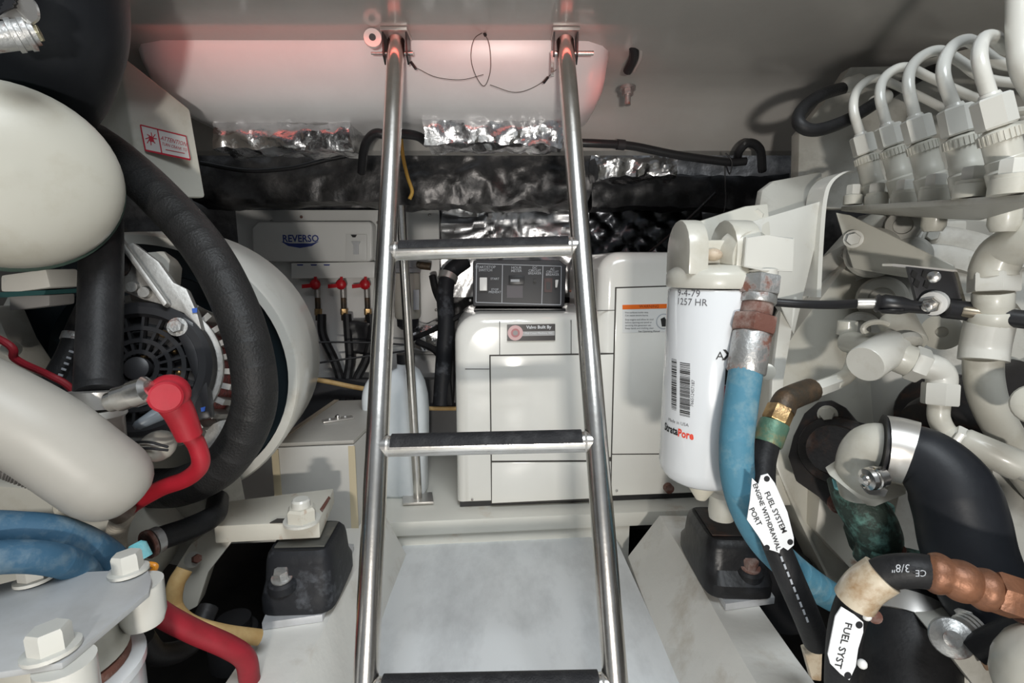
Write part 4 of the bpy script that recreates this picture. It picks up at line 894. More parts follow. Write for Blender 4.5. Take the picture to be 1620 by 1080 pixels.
MB().lathe(P(1640, 640, .60), EYE - P(1640, 640, .6), [(0, .024), (.02, .022), (.024, .016)], 24).part('side_plug', cream, blk)

sm = T('shade_starter_motor', 'dark rusty starter motor added to fill the shaded engine side behind the cream tee pipe', 'starter motor', P(1500, 720, .84))  # dark mass put in where the engine side lies in shade
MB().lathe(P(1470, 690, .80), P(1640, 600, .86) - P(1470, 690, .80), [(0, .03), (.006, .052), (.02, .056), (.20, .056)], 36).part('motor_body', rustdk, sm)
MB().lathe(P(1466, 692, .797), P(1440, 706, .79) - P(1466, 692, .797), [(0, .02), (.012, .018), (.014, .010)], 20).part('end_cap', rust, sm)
MB().lathe(P(1500, 660, .86), EYE - P(1500, 660, .86), [(0, .075), (.012, .073), (.014, .06)], 32).part('shade_backing', rustdk, sm)  # dark backing disc, painted shade filling the recess behind the motor

# back plate (upper) behind the pump
MB().prism(px([(1345, 106, 1.00), (1420, 104, 1.00), (1720, 30, .96), (1720, 330, .98), (1262, 330, 1.04), (1264, 210, 1.04), (1330, 130, 1.02)]), (0, .03, 0)).thing('heat_shield', 'cream flat plate standing behind the injector pipes', 'plate', cream_g, bev=.003)
# filter mounting bracket: folded sheet
fbk = T('filter_mount_bracket', 'cream folded steel bracket carrying the white fuel filter', 'bracket', P(1250, 540, .85))
MB().prism(px([(1196, 358, .86), (1206, 300, .90), (1224, 286, .92), (1300, 272, .95), (1305, 300, .95), (1298, 325, .90), (1208, 362, .86)]), (.0, .02, -.0)).part('rear_web', cream_g, fbk, bev=.003)
MB().prism(px([(1150, 372, .80), (1190, 350, .82), (1298, 318, .86), (1292, 380, .86), (1256, 530, .84), (1228, 470, .80), (1160, 470, .78)]), (.004, .012, 0)).part('face_plate', cream_w, fbk, bev=.002)
sp_ = smooth_path(px([(1292, 470, .84), (1296, 390, .845), (1302, 318, .85), (1312, 288, .855), (1334, 272, .86), (1354, 270, .87)]), 6)
b = MB(); w_ = V((.010, .0, .0))
b.rings([[p, p + V((0, .05, 0)), p + V((.007, .05, 0)), p + V((.007, 0, 0))] for p in sp_]); b.part('curved_flange', cream_w, fbk)
MB().prism(px([(1080, 372, .80), (1100, 352, .81), (1180, 326, .83), (1215, 322, .84), (1220, 372, .82), (1120, 400, .80)]), (0, .015, 0)).part('side_strap', cream, fbk, bev=.003)
MB().prism(px([(1238, 470, .83), (1262, 470, .83), (1240, 600, .84), (1232, 720, .85), (1216, 720, .85), (1222, 600, .84)]), (0, .01, 0)).part('lower_strip', cream_w, fbk, bev=.002)
bolt(fbk, P(1196, 342, .845), EYE - P(1196, 342, .845), .012, .014, cream)
MB().lathe(P(1213, 588, .80), EYE - P(1213, 588, .80), [(0, .013), (.008, .013), (.010, .009)], 20).part('rivet', cream, fbk)

# fuel filter: head + canister
ft_ = P(1128, 456, .72); FR = .0610
flt = T('fuel_filter', 'tall white spin-on fuel filter with barcodes and handwritten date', 'filter', ft_ - EZ * .285)
prf = [(0, FR * .97), (-.003, FR), (-.255, FR * 1.03)] + [(-.255 - .028 * math.sin(a), FR * 1.03 - .030 * (1 - math.cos(a))) for a in (.4, .8, 1.2, 1.57)] + [(-.2845, .002)]
MB().lathe(ft_, EZ, prf, 64).part('canister', filterw, flt, ang=50)
MB().lathe(ft_ - EZ * .285, EZ, [(-.028, .008), (-.012, .018), (0, .018)], 20).part('drain_valve', mat('yellowed_drain', (.62, .58, .48), .4), flt)
def fwr(pxx, pyy):
    def w(a, b_):
        r_ = ray(pxx, pyy); c = ft_; ox, oy = -c.x, -c.y; A_ = r_.x ** 2 + r_.y ** 2; Bq = 2 * (ox * r_.x + oy * r_.y); Cq = ox * ox + oy * oy - (FR * 1.012) ** 2
        t_ = (-Bq - math.sqrt(max(Bq * Bq - 4 * A_ * Cq, 0))) / (2 * A_); p = EYE + r_ * t_
        an = math.atan2(p.y - c.y, p.x - c.x) + a / FR
        tt = -(p.z + b_ - c.z); rad = FR * (1 + .03 * tt / .255) + .0004
        return V((c.x + rad * math.cos(an), c.y + rad * math.sin(an), p.z + b_))
    return w
def frot(w): return lambda a, b_: w(-b_, a)
text(flt, '9-4-79', None, RX, EZ, .0130, inkg, 'handwriting', wrapf=fwr(1088, 464), sx=1.0); text(flt, '1257 HR', None, RX, EZ, .0130, inkg, 'handwriting', wrapf=fwr(1092, 478), sx=.95)
text(flt, 'A', None, RX, EZ, .0150, ink, wrapf=fwr(1139, 563)); text(flt, 'XXION', None, RX, EZ, .0190, ink, align='LEFT', wrapf=fwr(1144, 562), bold=.0006)
text(flt, 'Made in USA', None, RX, EZ, .0065, inkg, wrapf=fwr(1072, 668)); text(flt, 'Strata', None, RX, EZ, .0155, ink, align='RIGHT', wrapf=fwr(1073, 683), bold=.0005, sx=.75)
text(flt, 'Pore', None, RX, EZ, .0155, inkr2, align='LEFT', wrapf=fwr(1073, 684), bold=.0005, sx=.75)
text(flt, '766512457187', None, RX, EZ, .0062, inkg, wrapf=frot(fwr(1096, 622)))
def patch(name, m, px0, py0, px1, py1, k=6):
    w0_, w1_ = fwr(px0, (py0 + py1) / 2), fwr(px1, (py0 + py1) / 2); a, c = w0_(0, 0), w1_(0, 0)
    a0 = math.atan2(a.y - ft_.y, a.x - ft_.x); a1 = math.atan2(c.y - ft_.y, c.x - ft_.x)
    z0 = fwr((px0 + px1) / 2, py0)(0, 0).z; z1 = fwr((px0 + px1) / 2, py1)(0, 0).z; b = MB()
    def q(an, z): r_ = FR * (1 + .03 * (ft_.z - z) / .255) + .0005; return V((ft_.x + r_ * math.cos(an), ft_.y + r_ * math.sin(an), z))
    for i in range(k):
        s0_, s1_ = a0 + (a1 - a0) * i / k, a0 + (a1 - a0) * (i + 1) / k; n_ = len(b.v); b.v += [q(s0_, z0), q(s1_, z0), q(s1_, z1), q(s0_, z1)]; b.f.append((n_, n_ + 1, n_ + 2, n_ + 3))
    return b, name, m
def barcode(x0, x1, y0, y1, seed):
    rnd = random.Random(seed); b = MB(); y = y0
    while y < y1:
        h = rnd.choice((.7, .7, 1.3, 2.0)); s_, _, _ = patch('x', ink, x0, y, x1, min(y + h, y1), 3)
        n_ = len(b.v); b.v += s_.v; b.f += [tuple(n_ + i for i in f) for f in s_.f]; y += h + rnd.choice((.7, .9, 1.6))
    b.part('barcode', ink, flt)
barcode(1063, 1071, 568, 648, 3); barcode(1076, 1092, 574, 658, 5)
for nm, m_, a in (('printed_block', ink, (1147, 582, 1175, 608)), ('printed_block', inkr, (1145, 610, 1175, 642)), ('printed_block', inkr, (1140, 662, 1190, 664)), ('printed_block', inkr, (1138, 684, 1190, 691))):
    s_, _, _ = patch(nm, m_, *a); s_.part(nm, m_, flt)
hd = MB().lathe(ft_ + EZ * .002, EZ, [(0, FR * 1.03), (.003, FR * 1.05), (.017, FR * 1.05), (.022, FR * 1.0), (.030, FR * .8), (.032, .01)], 56).part('head_flange', cream, flt)
for dx, dz, r, th in ((-.052, .045, .030, .026), (.010, .045, .034, .034)):   # two arched lobes
    c = ft_ + V((dx, -.024, .024)); pts = [c + V((-.0, -.030, 0)), c + V((0, .05, 0))]
    arc = [c + V((0, .026 + .050 * math.cos(a), .026 + .044 * math.sin(a))) for a in [math.pi * i / 10 for i in range(11)]]
    MB().prism([c + V((0, .076, -.004))] + arc + [c + V((0, -.024, -.004))], (th, 0, 0)).part('lobe', cream, hd, bev=.003)
MB().box(ft_ + V((-.008, .01, .042)), (.034, 0, 0), (0, .034, 0), (0, 0, .024)).part('web', cream, hd, bev=.004)
MB().ball(ft_ + V((-.014, -.030, .046)), .012, n=10, sh=.7).part('plug', mat('stained_plug', (.55, .45, .34), .5, 0, (.22, .10, .06), 50, .5, .7), hd)
MB().lathe(P(1190, 405, .68), P(1152, 402, .72) - P(1190, 405, .68), [(0, .033), (.012, .034), (.030, .034)], 40).part('outlet_boss', cream, hd)
ob = T('banjo_block', 'cream square outlet block bolted to side of fuel filter head', 'fitting', P(1218, 430, .66))
MB().prism(px([(1180, 374, .655), (1212, 372, .64), (1257, 376, .66), (1255, 430, .66), (1206, 428, .64), (1176, 422, .655)]), (.01, .045, 0)).part('block', cream_w, ob, bev=.002)
MB().cyl(P(1206, 428, .665), P(1206, 440, .665), .019).part('neck', cream_w, ob)
# blue hose with zinc and rusty swaged fitting
def seg_fit(parent, name, m, a, c, r, hexs=False, n=24):
    b = MB(); a, c = P(*a), P(*c)
    (b.lathe(a, c - a, [(0, r * .95), (.002, r), ((c - a).length - .002, r), ((c - a).length, r * .95)], 6 if hexs else n, ph=.4)); return b.part(name, m, parent)
bl = [(1180, 585, .650), (1172, 640, .645), (1165, 700, .64), (1168, 760, .64), (1186, 815, .65), (1215, 862, .67), (1260, 905, .70), (1310, 940, .74), (1360, 965, .78)]
t, pth = hose('fuel_hose', 'light blue hose with corroded steel fitting hanging below filter block', 'hose', bl, .0205, blueh, n=28)
seg_fit(t, 'swivel_nut', zinc, (1203, 438, .665), (1200, 466, .663), .0265, True)
seg_fit(t, 'collar', zinc, (1200, 466, .663), (1198, 480, .662), .0225)
seg_fit(t, 'neck', rust, (1198, 480, .662), (1194, 505, .660), .0195)
seg_fit(t, 'hex_body', rust, (1195, 500, .660), (1190, 526, .658), .0285, True)
seg_fit(t, 'ferrule', zinc, (1190, 526, .658), (1180, 590, .652), .0235)

# withdrawal hose: white hex, brass elbow, green ferrule, black hose, tag
wh = [(1214, 700, .665), (1206, 738, .645), (1208, 790, .62), (1224, 850, .605), (1248, 910, .60), (1272, 965, .61), (1292, 1015, .63)]
t, pth = hose('withdrawal_hose', 'black fuel hose with brass elbow and white tag beside the blue hose', 'hose', wh, .0155, rubber, n=22)
seg_fit(t, 'white_adapter', cream_w, (1322, 604, .75), (1278, 620, .705), .0120, True)
MB().tube(smooth_path(px([(1318, 606, .745), (1342, 592, .77), (1352, 565, .79), (1350, 545, .80)]), 5), .011, 14).part('feed_pipe', cream, t)
MB().tube(smooth_path(px([(1282, 617, .71), (1258, 626, .69), (1243, 634, .68), (1236, 650, .675)]), 5), .0165, 16).part('brass_elbow', brassdk, t)
seg_fit(t, 'brass_nut', brass, (1236, 645, .675), (1226, 668, .67), .0175, True)
seg_fit(t, 'green_ferrule', mat('green_ferrule', (.10, .20, .14), .5, .4, (.30, .22, .10), 40, .5, .7, .3, 100), (1226, 668, .67), (1213, 702, .665), .0185)
for k in range(9): 
    q = P(1237 + k * 5.0, 884 + k * 12, .583); MB().box(q, (.0012, 0, -.003), (0, .0004, 0), (.0010, 0, .0004)).part('print_mark', inkgr, t)
def tag(label, poly, d, hole_pts, lines, tilt, loc):
    tg = T('hose_tag', label, 'tag', P(*loc)); pts = px([(a, c, d + tilt * (c - poly[0][1])) for a, c in poly])
    MB().prism(pts, FW * .0016).part('plate', tagm, tg, bev=.0004)
    for a, c in hole_pts: MB().lathe(P(a, c, d + tilt * (c - poly[0][1])) - FW * .0004, FW, [(0, .0034), (.001, .0034)], 14).part('hole', plastic, tg)
    for body, a0, c0, a1, c1, sz in lines:
        o = P((a0 + a1) / 2, (c0 + c1) / 2, d + tilt * ((c0 + c1) / 2 - poly[0][1])) - FW * .0006
        ex = (P(a1, c1, d) - P(a0, c0, d)).normalized(); text(tg, body, o, ex, FW.cross(ex) * (1 if FW.cross(ex).dot(RX) > 0 else -1), sz, ink, bold=.0001)
    return tg
ty = tag('white FUEL SYSTEM ENGINE WITHDRAWAL PORT tag tied to black hose', [(1190, 756), (1200, 766), (1204, 752), (1215, 749), (1226, 764), (1246, 810), (1256, 850), (1256, 862), (1247, 870), (1238, 877), (1226, 872), (1212, 868), (1200, 848), (1182, 822), (1187, 790)], .588,
    [(1213, 757), (1250, 857), (1213, 866)], [('FUEL SYSTEM', 1214, 782, 1239, 838, .0088), ('ENGINE WITHDRAWAL', 1196, 772, 1229, 862, .0076), ('PORT', 1189, 806, 1200, 828, .0088)], .0, (1226, 872, .66))

# flange with dark rusty plate, cream elbow, clamp and big hose
fc_ = P(1315, 722, .84); fax = (EYE + V((-.12, 0, .0)) - fc_).normalized()
flg = T('raw_water_flange', 'black rusty oval flange bolted to right engine', 'flange', P(1315, 810, .84))
MB().prism([hit(a, c, fc_, fax) for a, c in ((1250, 722), (1258, 690), (1275, 655), (1296, 637), (1318, 634), (1340, 646), (1358, 668), (1378, 672), (1400, 700), (1400, 780), (1362, 806), (1338, 812), (1318, 806), (1298, 785), (1262, 760))], fax * .022).part('plate', rustdk, flg, bev=.004)
MB().lathe(hit(1325, 712, fc_, fax) + fax * .022, fax, [(0, .055), (.012, .052), (.016, .040), (.05, .036)], 32).part('hub', rustdk, flg)
for a, c in ((1312, 657), (1325, 745), (1328, 795), (1316, 700)):
    bolt(flg, hit(a, c, fc_, fax) + fax * .023, fax, .011, .016, rust if c != 657 else cream_r)
MB().prism(px([(1310, 750, .69), (1328, 738, .70), (1390, 760, .69), (1434, 768, .67), (1434, 782, .67), (1385, 802, .66), (1372, 800, .66)]), (.01, .025, 0)).part('cream_bracket', cream_r, flg, bev=.003)
MB().tube(smooth_path(px([(1330, 752, .76), (1352, 790, .74), (1378, 825, .73), (1390, 860, .73), (1372, 890, .74)]), 6), [.020 + .012 * math.sin(math.pi * i / 24) for i in range(25)], 16).part('corroded_casting', verdi, flg)
MB().prism(px([(1318, 758, .735), (1338, 770, .735), (1338, 780, .735), (1322, 774, .735)]), (0, .004, 0)).part('turquoise_crust', turq, flg, bev=.001)
MB().prism(px([(1358, 815, .745), (1420, 800, .74), (1412, 850, .74), (1392, 895, .74), (1364, 886, .75), (1352, 850, .75)]), (0, .03, 0)).part('bronze_web', verdi, flg, bev=.006)
MB().lathe(P(1418, 870, .72), EYE - P(1418, 870, .72), [(0, .012), (.01, .012), (.014, .008)], 12).part('clip', zinc, flg)
ep = smooth_path(px([(1366, 778, .695), (1360, 748, .69), (1365, 720, .68), (1384, 704, .665), (1425, 712, .645)]), 8)
bhz = [(1392, 706, .655), (1425, 712, .645), (1465, 728, .63), (1500, 765, .615), (1518, 815, .605), (1530, 870, .595), (1552, 925, .585), (1585, 970, .575), (1650, 1030, .565), (1900, 1180, .55)]
t, pth = hose('raw_water_hose', 'very thick smooth black hose sweeping down the right side', 'hose', bhz, [.036 + .009 * min(max(i - 14, 0) / 20, 1) for i in range(91)], rubbers, n=40)
MB().tube(ep, .0285, 32).part('cream_elbow', cream, t)
band(t, pth, .02, .15, .0405, steelb)
band(t, pth, .0, .0125, .0415, rubber, 'hose_lip')
cs = MB().lathe(P(1362, 760, .625), P(1402, 752, .63) - P(1362, 760, .625), [(0, .004), (.003, .0075), (.006, .0075), (.008, .013), (.013, .014), (.014, .0125), (.017, .0125), (.018, .014), (.022, .014), (.023, .0125), (.030, .0125)], 22).part('clamp_screw', steel, t)
MB().prism(px([(1365, 770, .63), (1405, 775, .635), (1400, 785, .635), (1375, 782, .63)]), (0, .006, 0)).part('clamp_tail', steelb, t)

# lower band-clamped hose
lw = smooth_path(px([(1446, 930, .68), (1442, 985, .65), (1436, 1060, .62), (1424, 1180, .58)]), 8)
b = MB().tube(lw, .052, 40); lh = T('bilge_outlet_hose', 'wide black hose with steel band clamps at lower right', 'hose', b.base()); b.part('hose_body', rubber, lh)
MB().tube(smooth_path([lw[0] + EZ * .03, lw[0] + EZ * .012, lw[1]], 4), .050, 36).part('corroded_pipe', verdi, lh)
for s0_, s1_ in ((.010, .030), (.038, .060)): MB().tube(cyl_along(lw, s0_, s1_), .0545, 44).part('clamp_band', steelb, lh)
MB().lathe(P(1384, 975, .58), EYE - P(1384, 975, .58), [(0, .0075), (.01, .0075), (.012, .005)], 14).part('clamp_bolt', rust, lh)
bk = MB().lathe(P(1505, 1008, .545), EYE + V((.1, 0, -.1)) - P(1505, 1008, .545), [(-.02, .018), (0, .018), (.003, .020), (.006, .019), (.012, .008), (.014, .008)], 26).part('clamp_nut', zinc, lh)
for k in range(3): MB().lathe(P(1528 + k * 5, 998 - k * 3, .555), P(1560, 980, .56) - P(1505, 1010, .55), [(0, .015), (.0015, .0165), (.003, .015)], 20).part('spring_washer', steelb, lh)
MB().prism(px([(1520, 975, .56), (1600, 945, .55), (1660, 950, .54), (1660, 1000, .54), (1555, 1010, .56)]), (0, .012, 0)).part('clamp_strap', steelb, lh, bev=.003)
MB().tube(smooth_path(px([(1540, 1030, .53), (1580, 1008, .52), (1640, 985, .50), (1700, 965, .48)]), 6), .0135, 14).thing('rubber_strip', 'black rubber strip end at lower right edge', 'strip', rubber)
MB().prism(px([(1545, 1035, .54), (1600, 1010, .53), (1640, 1000, .52), (1640, 1090, .52), (1600, 1090, .52), (1585, 1060, .53), (1560, 1062, .54)]), (.01, .02, 0)).thing('rusty_tab', 'ragged rusty brown tab at lower right edge', 'tab', mat('rust_tab', (.14, .085, .05), .8, 0, (.28, .19, .12), 30, .45, .7, .3, 80), bev=.002)

# tagged fuel hose with copper ferrule
fh = [(1330, 1120, .55), (1332, 1050, .53), (1340, 985, .51), (1362, 935, .50), (1398, 908, .49), (1440, 902, .48), (1480, 906, .475)]
t, pth = hose('tagged_fuel_hose', 'black fuel hose with copper ferrule and taped bend at lower right', 'hose', fh, .0155, rubber, n=24)
tp_ = smooth_path(px([(1352, 950, .503), (1368, 928, .497), (1396, 908, .49)]), 6)
MB().tube(tp_, .0188, 24).part('tape_wrap', tape, t)
cp_ = smooth_path(px([(1466, 902, .478), (1500, 912, .47), (1540, 926, .465), (1575, 938, .46)]), 10)
MB().tube(cp_, [.0160 + .0026 * abs(math.sin(math.pi * i / 10 * 1.0)) for i in range(len(cp_))], 26).part('copper_ferrule', copper, t)
seg_fit(t, 'copper_nut', copper, (1570, 934, .46), (1612, 948, .455), .0190, True)
seg_fit(t, 'copper_tail', mat('dull_copper', (.22, .12, .09), .5, .5), (1612, 950, .455), (1960, 1045, .42), .0185)
q = P(1425, 898, .466); text(t, '3/8"', q, -RX, -UP, .0105, inkgr); text(t, 'CE', P(1457, 906, .462), -RX, -UP, .0085, inkgr)
tag('white FUEL SYSTEM tag strapped to copper ended hose', [(1322, 975), (1332, 960), (1352, 972), (1366, 984), (1366, 1000), (1358, 1026), (1354, 1054), (1344, 1076), (1330, 1066), (1314, 1050), (1310, 1035)], .487, [(1359, 988), (1341, 1068)], [('FUEL SYST', 1340, 992, 1326, 1048, .0098)], .0, (1335, 1080, .5))
for a, c in ((1371, 974), (1364, 1050)): MB().ball(P(a, c, .49), .0045, n=10).thing('tie_knot', 'pale cable tie end %s the lower fuel tag' % ('above' if c < 1000 else 'beside'), 'cable tie', whitep)
MB().prism(px([(1272, 1028, .66), (1302, 1020, .66), (1300, 1078, .66), (1285, 1076, .66)]), (0, .01, 0)).thing('wood_chip', 'tan torn tape piece beside right engine bed', 'tape', tape, bev=.002)

# right engine mount
plate_r = [PZ(x, y, .113) for x, y in ((1148, 955), (1226, 944), (1170, 860), (1090, 862))]
MB().prism(plate_r, (0, 0, -.0125)).thing('mounting_plate', 'grey aluminium spacer plate under right engine mount', 'plate', alump, 'engine mount spacer plates', bev=.001)
mc2 = PZ(1142, 895, .114)
mount('engine_mount', 'black rubber engine mount on the right engine bed', mc2, .115, .19, .085, (.018, -.072, .040), mat('oily_black_rubber', (.014, .014, .015), .35, 0, (.04, .042, .048), 16, .5, .8, .2, 60), -.04, None, rust)
MB().lathe(P(1142, 808, .86), EZ, [(-.012, .02), (.0, .022), (.028, .021), (.033, .014)], 18).thing('mount_nut', 'cream nut on top of right engine mount', 'nut', cream)
fo = T('engine_support', 'cream right engine foot reaching over the right rubber mount', 'bracket', P(1200, 800, .86))
MB().prism(px([(1185, 770, .90), (1260, 740, .92), (1275, 800, .92), (1200, 800, .90)]), (0, .05, 0)).part('foot_plate', cream_r, fo, bev=.004)
MB().lathe(P(1230, 975, .98), EZ, [(0, .05), (.12, .05)], 20).thing('bilge_pump', 'dark canister in the bilge right of the engine bed', 'pump', plastic)

# ------------------------------------------------------------------ injection pump with pipes
pmp = T('injection_pump', 'cream injection pump body under the row of delivery valves', 'pump', P(1480, 400, .70))
pz = P(1335, 333, .88).z
pf = [PZ(1330, 334, pz), P(1660, 318, .46)]
def zpl(p): return pz + (pf[1].z - pz) * (p.y - pf[0].y) / (pf[1].y - pf[0].y)
MB().prism([pf[0], pf[1], pf[1] + V((.12, .20, 0)), pf[0] + V((.20, .12, 0))], (0, 0, .008)).part('deck_plate', cream_g, pmp, bev=.002)
MB().prism(px([(1322, 336, .89), (1345, 340, .88), (1510, 420, .76), (1520, 440, .76), (1440, 440, .80), (1350, 425, .88)]), (.006, .01, 0)).part('triangular_bracket', cream, pmp, bev=.002)
bolt(pmp, P(1350, 378, .872), EYE - P(1350, 378, .872), .011, .013, cream_w)
MB().prism([PZ(1400, 345, pz - .012) + V((.05, .08, 0)), PZ(1560, 340, pz - .012) + V((.04, .08, 0)), PZ(1640, 340, pz - .012) + V((.1, .14, 0)), PZ(1400, 345, pz - .012) + V((.25, .2, 0))], (0, 0, -.10)).part('pump_body', cream_g, pmp, bev=.008)
for a, c, d in ((1478, 345, .78), (1590, 340, .62)): MB().lathe(P(a, c, d), -EZ, [(-.006, .016), (.012, .016), (.02, .012)], 16).part('stud_reflection', cream, pmp)  # reflections under the deck plate, modelled as solid shapes
INJ = [  # nut x, y, half width px ; body bottom x, y ; front bolt x, y ; distance ; pipe points
 (1366, 231, 1383, 300, 1388, 302, .85, [(1360, 214), (1350, 172), (1358, 140), (1385, 124), (1420, 136), (1480, 165), (1545, 200), (1700, 270)]),
 (1408, 217, 1427, 290, 1432, 296, .78, [(1403, 200), (1392, 150), (1402, 120), (1432, 106), (1470, 122), (1520, 145), (1570, 165), (1760, 235)]),
 (1453, 207, 1474, 288, 1480, 292, .69, [(1448, 190), (1437, 130), (1450, 96), (1485, 80), (1520, 98), (1560, 124), (1640, 134), (1860, 150)]),
 (1515, 194, 1533, 284, 1539, 286, .60, [(1506, 174), (1492, 115), (1505, 76), (1533, 64), (1560, 86), (1590, 102), (1660, 106), (1900, 120)]),
 (1573, 181, 1597, 278, 1600, 282, .53, [(1567, 163), (1550, 95), (1556, 62), (1574, 60), (1592, 76), (1620, 79), (1680, 80), (1950, 90)])]
ordn = ['leftmost', 'second from left', 'middle', 'second from right', 'rightmost']
for i, (nx0, ny0, bx_, by_, fx, fy, d, pp) in enumerate(INJ):
    s = d / F
    tt = T('injector_line', '%s of five cream injector pipes with its delivery valve' % ordn[i], 'injector pipe', P(bx_, by_ + 20, d), 'injector pipes on the pump')
    a = P(nx0, ny0, d); c = P(bx_, by_, d + .005); ax_ = (c - a).normalized(); u_ = a - ax_ * .018
    path = [P(x, y, d + (.0 if k < 2 else (k - 1) * .022)) for k, (x, y) in enumerate(pp)]
    path = [u_ + ax_ * .004] + path[1:]
    MB().tube(smooth_path(path, 8), .0072, 14).part('pipe', cream_w, tt)
    MB().lathe(u_ - ax_ * .004, ax_, [(0, .0085), (.005, .0105), (.006, .0105)], 14).part('ferrule', cream_w, tt)
    MB().lathe(u_, ax_, [(0, .0150), (.002, .0172), (.030, .0172), (.032, .0150)], 6, ph=.25).part('union_nut', cream_w, tt)
    e = u_ + ax_ * .035; Lb = (c - e).length
    vb = MB().lathe(e, ax_, [(-.003, .010), (0, .0155), (.001, .0175), (.011, .0175), (.0125, .0160), (Lb * .6, .0160), (Lb * .62, .0167), (Lb * .8, .0167), (Lb * .85, .019), (Lb + .02, .019)], 28).part('valve_body', cream, tt)
    a0, uu, ww = basis(ax_)
    for k in range(24):
        an = 2 * math.pi * k / 24; dr = uu * math.cos(an) + ww * math.sin(an)
        MB().box(e + ax_ * .0065 + dr * .0177, dr * .0007, a0.cross(dr) * .0010, ax_ * .005).part('knurl', cream, vb)
    q = P(fx, fy, d - .025); h0 = V((q.x, q.y, zpl(q) + .008)); top_ = max(q.z + .004 - pz, .03)
    cb_ = MB().lathe(h0, EZ, [(0, .0160), (.015, .0160), (.0155, .0145), (.019, .0145)], 24, su=1.15).part('clamp_collar', cream, tt)
    MB().hexa(h0 + EZ * .0192, h0 + EZ * .034, .0118).part('clamp_bolt', cream_w, cb_)
sbq = V((P(1349, 320, .86).x, P(1349, 320, .86).y, pz + .008)); sb_ = T('pump_bolt', 'small lone cream bolt at left end of the pump deck plate', 'bolt', sbq)
MB().lathe(sbq, EZ, [(0, .014), (.014, .014), (.016, .012)], 20).part('collar', cream, sb_); MB().hexa(sbq + EZ * .0165, sbq + EZ * .032, .011).part('head', cream_w, sb_)
MB().tube(smooth_path(px([(1600, -300, .56), (1610, -60, .55), (1612, 60, .55), (1618, 110, .55), (1640, 150, .56)]), 6), .011, 14).thing('return_pipe', 'upright cream pipe at upper right edge', 'pipe', cream_w)
for k, (y0, y1) in enumerate(((178, 176), (200, 196))):
    cable('rack_rod', 'cream rod behind rightmost injector nut, %s' % ('upper' if k == 0 else 'lower'), 'rod', [(1560, y0 + 8, .72), (1600, y0, .68), (1800, y1 - 20, .56)], .006, cream)
# black looped cable with white connectors
t, pth = hose('looped_cable', 'black cable bent into a loop left of the injector pipes', 'cable', [(1338, 138, .94), (1300, 150, .90), (1270, 172, .88), (1264, 195, .86), (1290, 206, .86), (1340, 190, .88), (1390, 160, .92), (1440, 128, .98), (1520, 90, 1.02)], .0105, rubber, n=16)
MB().lathe(P(1332, 138, .93), P(1375, 122, .96) - P(1332, 138, .93), [(0, .007), (.008, .012), (.02, .014), (.022, .010), (.035, .013), (.05, .013)], 14).part('connector', cream_w, t)
band(t, pth, .74, .78, .0135, cream_w, 'sleeve')

# ------------------------------------------------------------------ throttle linkage
thr = T('throttle_cable', 'black control cable with rubber boot running to the lever plate', 'cable', P(1350, 490, .80))
MB().tube(smooth_path(px([(1225, 478, .80), (1270, 481, .78), (1320, 482, .75), (1360, 480, .72)]), 6), .0065, 12).part('cable', plastic, thr)
seg_fit(thr, 'crimp', steelb, (1356, 480, .72), (1388, 480, .71), .0070)
MB().lathe(P(1384, 479, .71), P(1455, 486, .69) - P(1384, 479, .71), [(0, .010), (.003, .013), (.006, .011), (.010, .0135), (.030, .0125), (.040, .009), (.062, .008)], 18).part('boot', plastic, thr)
MB().lathe(P(1409, 478, .70) , P(1409, 470, .70) - P(1409, 495, .70), [(-.012, .0165), (-.010, .0165)], 12).part('tie', plastic, thr)
lv = T('lever_plate', 'black slotted throttle lever plate with chrome edge', 'lever', P(1478, 500, .70))
pp_ = px([(1437, 422, .70), (1512, 430, .69), (1526, 484, .69), (1500, 500, .69), (1474, 500, .70), (1452, 480, .70)])
MB().prism(pp_, (.0, .006, 0)).part('plate', plastic2, lv, bev=.001)
for a, c in ((1446, 434), (1462, 434), (1450, 448), (1465, 450), (1494, 440), (1490, 456)): MB().box(P(a, c, .697), (.003, 0, -.002), (0, .001, 0), (.001, 0, .004)).part('slot', ink, lv)
MB().prism(px([(1412, 417, .71), (1514, 427, .69), (1516, 432, .69), (1412, 421, .71)]), (0, .02, 0)).part('top_edge', steelb, lv)
MB().prism(px([(1510, 430, .688), (1515, 430, .688), (1529, 480, .688), (1524, 482, .688)]), (0, .02, 0)).part('side_edge', steel, lv)
MB().lathe(P(1477, 438, .695), EYE - P(1477, 438, .695), [(0, .008), (.004, .008), (.006, .004)], 14).part('rivet', steel, lv)
bj = P(1480, 478, .69); dj = P(1455, 492, .66) - bj
MB().lathe(bj, dj, [(0, .016), (.010, .016), (.011, .013)], 20).part('nylon_bush', whitep, lv)
MB().hexa(bj + dj.normalized() * .011, bj + dj.normalized() * .022, .0105).part('nut', steel, lv)
MB().lathe(bj + dj.normalized() * .022, dj, [(0, .006), (.010, .006), (.011, .004)], 12).part('stud', steel, lv)
MB().lathe(P(1495, 488, .685), P(1532, 492, .68) - P(1495, 488, .685), [(0, .013), (.028, .013), (.032, .010)], 18).part('rod_end', plastic, lv)
rd = T('throttle_rod', 'bronze coloured rod with black end at right edge', 'rod', P(1570, 505, .65))
seg_fit(rd, 'rod', mat('bronze_rod', (.30, .26, .20), .35, .8), (1522, 492, .675), (1594, 502, .65), .0075); seg_fit(rd, 'sleeve', plastic, (1590, 502, .652), (1900, 535, .55), .0115)

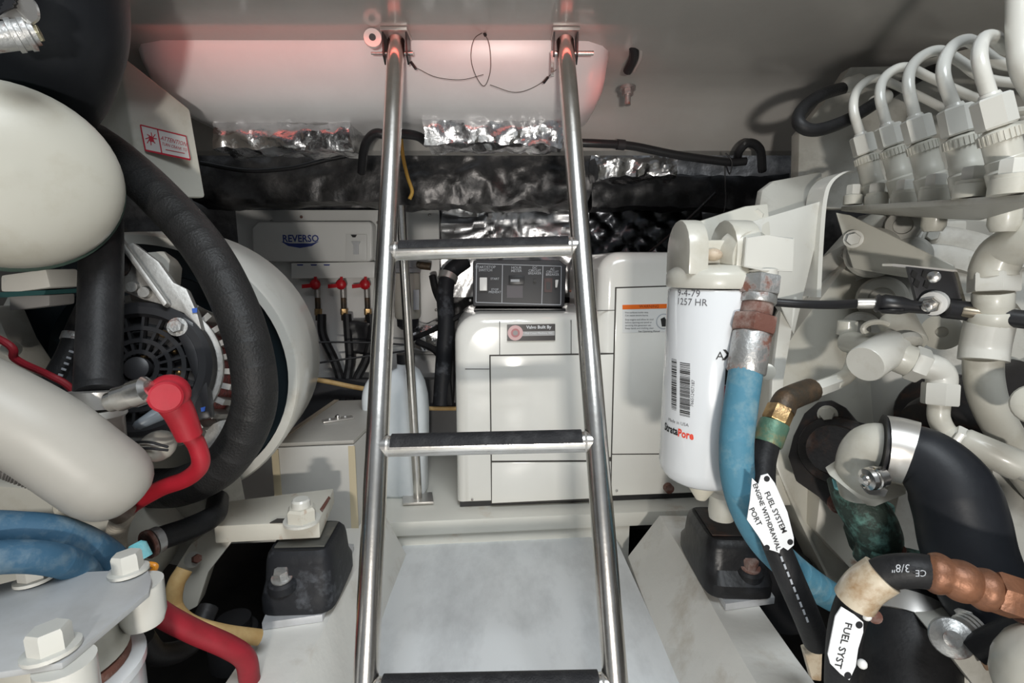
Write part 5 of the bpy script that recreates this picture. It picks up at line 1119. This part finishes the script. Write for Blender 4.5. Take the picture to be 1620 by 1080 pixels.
# ------------------------------------------------------------------ cream pipework
pw = T('cream_riser_pipe', 'thick cream painted elbow and pipe descending at right edge', 'pipe', P(1580, 690, .72))
MB().tube(smooth_path(px([(1980, 260, .52), (1680, 355, .60), (1630, 378, .62), (1588, 398, .65), (1572, 425, .66), (1572, 440, .66)]), 6), .025, 22).part('elbow', cream, pw)
seg_fit(pw, 'nut', cream_w, (1572, 432, .66), (1571, 462, .66), .0265, True); seg_fit(pw, 'neck', cream, (1571, 462, .66), (1570, 492, .665), .0215)
seg_fit(pw, 'collar', cream, (1570, 490, .665), (1568, 512, .67), .026)
MB().tube(smooth_path(px([(1566, 508, .67), (1558, 545, .68), (1555, 570, .68)]), 4), .0265, 22).part('sleeve', cream_w, pw)
MB().tube(smooth_path(px([(1555, 566, .685), (1556, 600, .69), (1566, 640, .70), (1592, 690, .72), (1640, 770, .75), (1760, 900, .80)]), 6), .0215, 22).part('pipe', cream, pw)
tv = T('return_valve', 'cream tee fitting and elbow pipe below the throttle lever', 'fitting', P(1480, 640, .72))
seg_fit(tv, 'end_cap', cream_w, (1368, 576, .70), (1412, 548, .73), .0255, n=28)
seg_fit(tv, 'cross_arm', cream, (1395, 552, .73), (1340, 540, .80), .017)
seg_fit(tv, 'barrel', cream, (1400, 556, .725), (1446, 574, .71), .0215, n=26)
seg_fit(tv, 'hex', cream_w, (1440, 572, .71), (1462, 580, .705), .0245, True)
MB().tube(smooth_path(px([(1458, 578, .705), (1478, 582, .70), (1489, 594, .70), (1489, 612, .70)]), 6), .0180, 20).part('elbow', cream_w, tv)
seg_fit(tv, 'union_nut', cream_w, (1488, 606, .70), (1486, 640, .70), .0215, True)
MB().tube(smooth_path(px([(1486, 636, .70), (1485, 660, .70), (1496, 682, .70), (1512, 692, .69)]), 6), .0130, 18).part('bend', cream, tv)
seg_fit(tv, 'hex_end', cream_w, (1506, 688, .69), (1522, 696, .685), .0160, True)
MB().lathe(P(1520, 694, .685), P(1592, 728, .66) - P(1520, 694, .685), [(0, .014), (.004, .017), (.06, .020), (.066, .018)], 24).part('hose_sleeve', cream, tv)
seg_fit(tv, 'tail', cream_w, (1588, 726, .662), (1900, 875, .56), .0150)
seg_fit(tv, 'upper_stub', cream, (1437, 545, .73), (1418, 505, .76), .024); MB().lathe(P(1433, 538, .72), P(1440, 552, .71) - P(1433, 538, .72), [(0, .018), (.008, .018), (.01, .012)], 18).part('spring_cap', cream_g, tv)
MB().lathe(P(1340, 520, .80), EZ, [(-.03, .010), (-.01, .010), (-.009, .014), (.012, .014), (.013, .010)], 16).part('bleed_screw', cream, tv)
tr = MB(); c0 = P(1387, 520, .745)
tr.tube([c0 + (RX * math.cos(2 * math.pi * k / 20) * .020 + EZ * math.sin(2 * math.pi * k / 20) * .010) for k in range(21)], .004, 8).part('lifting_ring', cream, tv)
MB().lathe(P(1490, 525, .76), EYE - P(1490, 525, .76), [(-.03, .026), (.01, .026), (.014, .020), (.015, .008), (.008, .007)], 24).part('boss', cream, tv)
